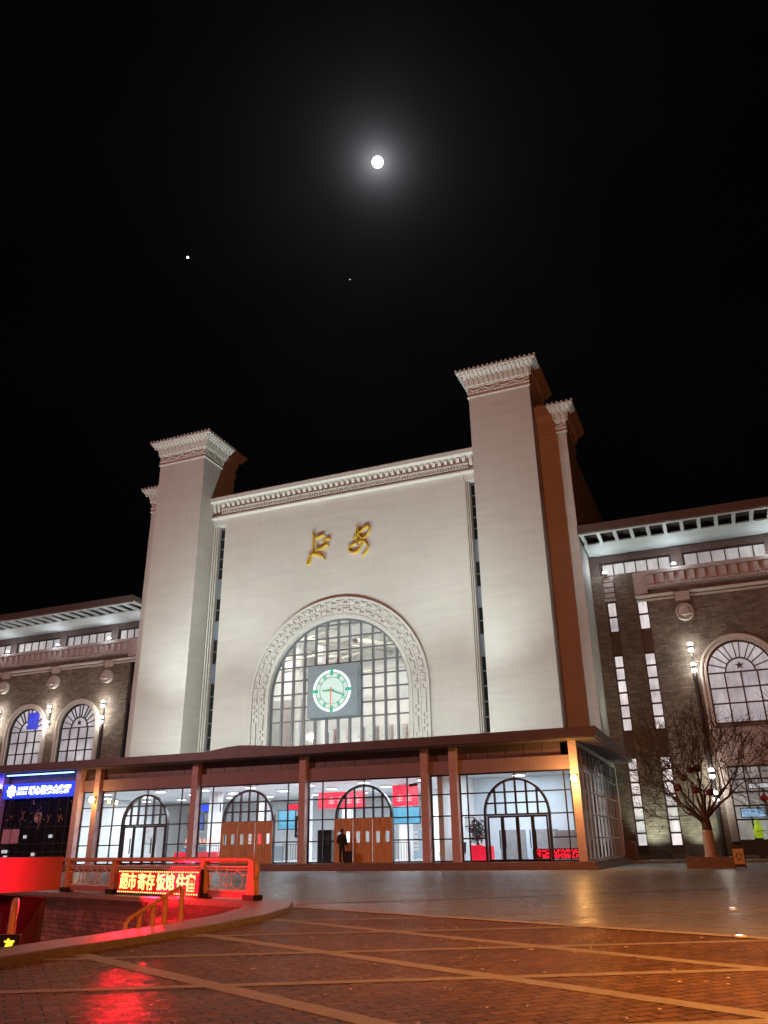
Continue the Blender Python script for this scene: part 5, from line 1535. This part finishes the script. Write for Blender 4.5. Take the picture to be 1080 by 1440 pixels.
W = bpy.data.worlds.new('World'); S.world = W; W.use_nodes = True
nt = W.node_tree; nn = nt.nodes; ll = nt.links
bg = nn['Background']
sky = nn.new('ShaderNodeTexSky'); sky.sky_type = 'NISHITA'; sky.sun_disc = False
sky.sun_elevation = math.radians(-8); sky.sun_rotation = math.radians(20)
sc1 = nn.new('ShaderNodeMix'); sc1.data_type = 'RGBA'; sc1.blend_type = 'MULTIPLY'; sc1.inputs[0].default_value = 1
ll.new(sky.outputs[0], sc1.inputs[6]); sc1.inputs[7].default_value = (.02, .02, .02, 1)
# the moon's aureole in the night air, a function of the angle from the moon
tc = nn.new('ShaderNodeTexCoord'); dp = nn.new('ShaderNodeVectorMath'); dp.operation = 'DOT_PRODUCT'
nz = nn.new('ShaderNodeVectorMath'); nz.operation = 'NORMALIZE'; ll.new(tc.outputs['Generated'], nz.inputs[0])
ll.new(nz.outputs[0], dp.inputs[0]); dp.inputs[1].default_value = Vector((-.25912, .6316, .73071)).normalized()
def mth(op, a, b=None):
    n = nn.new('ShaderNodeMath'); n.operation = op
    for i, q in enumerate((a, b)):
        if q is None: continue
        if isinstance(q, (int, float)): n.inputs[i].default_value = q
        else: ll.new(q, n.inputs[i])
    return n.outputs[0]
ang = mth('ARCCOSINE', mth('MINIMUM', dp.outputs['Value'], 1.0))
def lobe(amp, wid): return mth('MULTIPLY', mth('EXPONENT', mth('DIVIDE', mth('MULTIPLY', ang, -1.0), wid)), amp)
tot = mth('ADD', mth('ADD', lobe(.42, .013), lobe(.032, .045)), mth('ADD', lobe(.006, .16), .0007))
hz = nn.new('ShaderNodeTexNoise'); hz.inputs['Scale'].default_value = 5.; hz.inputs['Detail'].default_value = 4
ll.new(nz.outputs[0], hz.inputs['Vector'])
tot = mth('MULTIPLY', tot, mth('ADD', mth('MULTIPLY', hz.outputs['Fac'], .9), .55))      # thin uneven haze
cm = nn.new('ShaderNodeCombineColor')
ll.new(mth('MULTIPLY', tot, .93), cm.inputs[0]); ll.new(mth('MULTIPLY', tot, .94), cm.inputs[1]); ll.new(tot, cm.inputs[2])
ad = nn.new('ShaderNodeMix'); ad.data_type = 'RGBA'; ad.blend_type = 'ADD'; ad.inputs[0].default_value = 1
ll.new(sc1.outputs[2], ad.inputs[6]); ll.new(cm.outputs[0], ad.inputs[7]); ll.new(ad.outputs[2], bg.inputs[0])
bg.inputs[1].default_value = 1.0

sun = bpy.data.lights.new('moonlight', 'SUN'); sun.energy = .02; sun.angle = math.radians(.5); sun.color = (.9, .94, 1)
so = link(bpy.data.objects.new('moonlight', sun)); so.rotation_euler = moon_d.to_track_quat('Z', 'Y').to_euler()

# floodlights standing on the canopy roof in front of the facade
fl = None
for k, (x, tx, tz, p, sz) in enumerate(((-14.9, -13.2, 21, 7700, 88), (-21.5, -22, 20, 8500, 92), (-32.6, -32, 20, 8500, 92), (-39.2, -41.2, 21, 8900, 88))):
    lab = 'floodlight on the canopy roof aimed up the station front, ' + ('before the right tower', 'right of the arch', 'left of the arch', 'before the left tower')[k]
    if fl is None:
        fl = thing('floodlight', lab, 'floodlight', (0, 0, 0), 'floodlights on the canopy roof')
        mb = MB(); mb.box(-.05, -.05, 0, .05, .05, .12); mb.obox((0, 0, .22), (.18, 0, 0), (0, .06, -.06), (0, .08, .08)); mb.build('lamp_body', M['lampbody'], fl); c = fl
    else: c = copy_tree(fl); c['label'] = lab
    c.location = (x, 46.4, 6.6)
    spot('floodlight_beam', (x, 46.5, 7.05), (tx, 55.0, tz + 12), p, (.84, 1., .93), 78, 1., .12)
    spot('floodlight_wash', (x, 46.3, 7.0), (tx, 55.0, 14), p * .29, (.84, 1., .93), 165, .6, .12)
# sodium street lamps of the square behind and beside the viewer
point('square_lamp', (6, -32, 25), 47000, (1., .25, .075), .4)
point('square_lamp', (-62, -6, 18), 27000, (1., .50, .48), .6)
spot('street_lamp', (8.5, 3.5, 6.5), (3.2, 10.5, 0), 15500, (1., .36, .05), 84, 1., .25)

S.view_settings.view_transform = 'Standard'; S.view_settings.look = 'None'; S.view_settings.gamma = 1; S.view_settings.exposure = 0
S.render.engine = 'CYCLES'
cy = S.cycles; cy.use_denoising = True; cy.max_bounces = 6; cy.transparent_max_bounces = 12; cy.diffuse_bounces = 3; cy.glossy_bounces = 3
cy.sample_clamp_indirect = 4; cy.caustics_reflective = False; cy.caustics_refractive = False; cy.use_light_tree = True
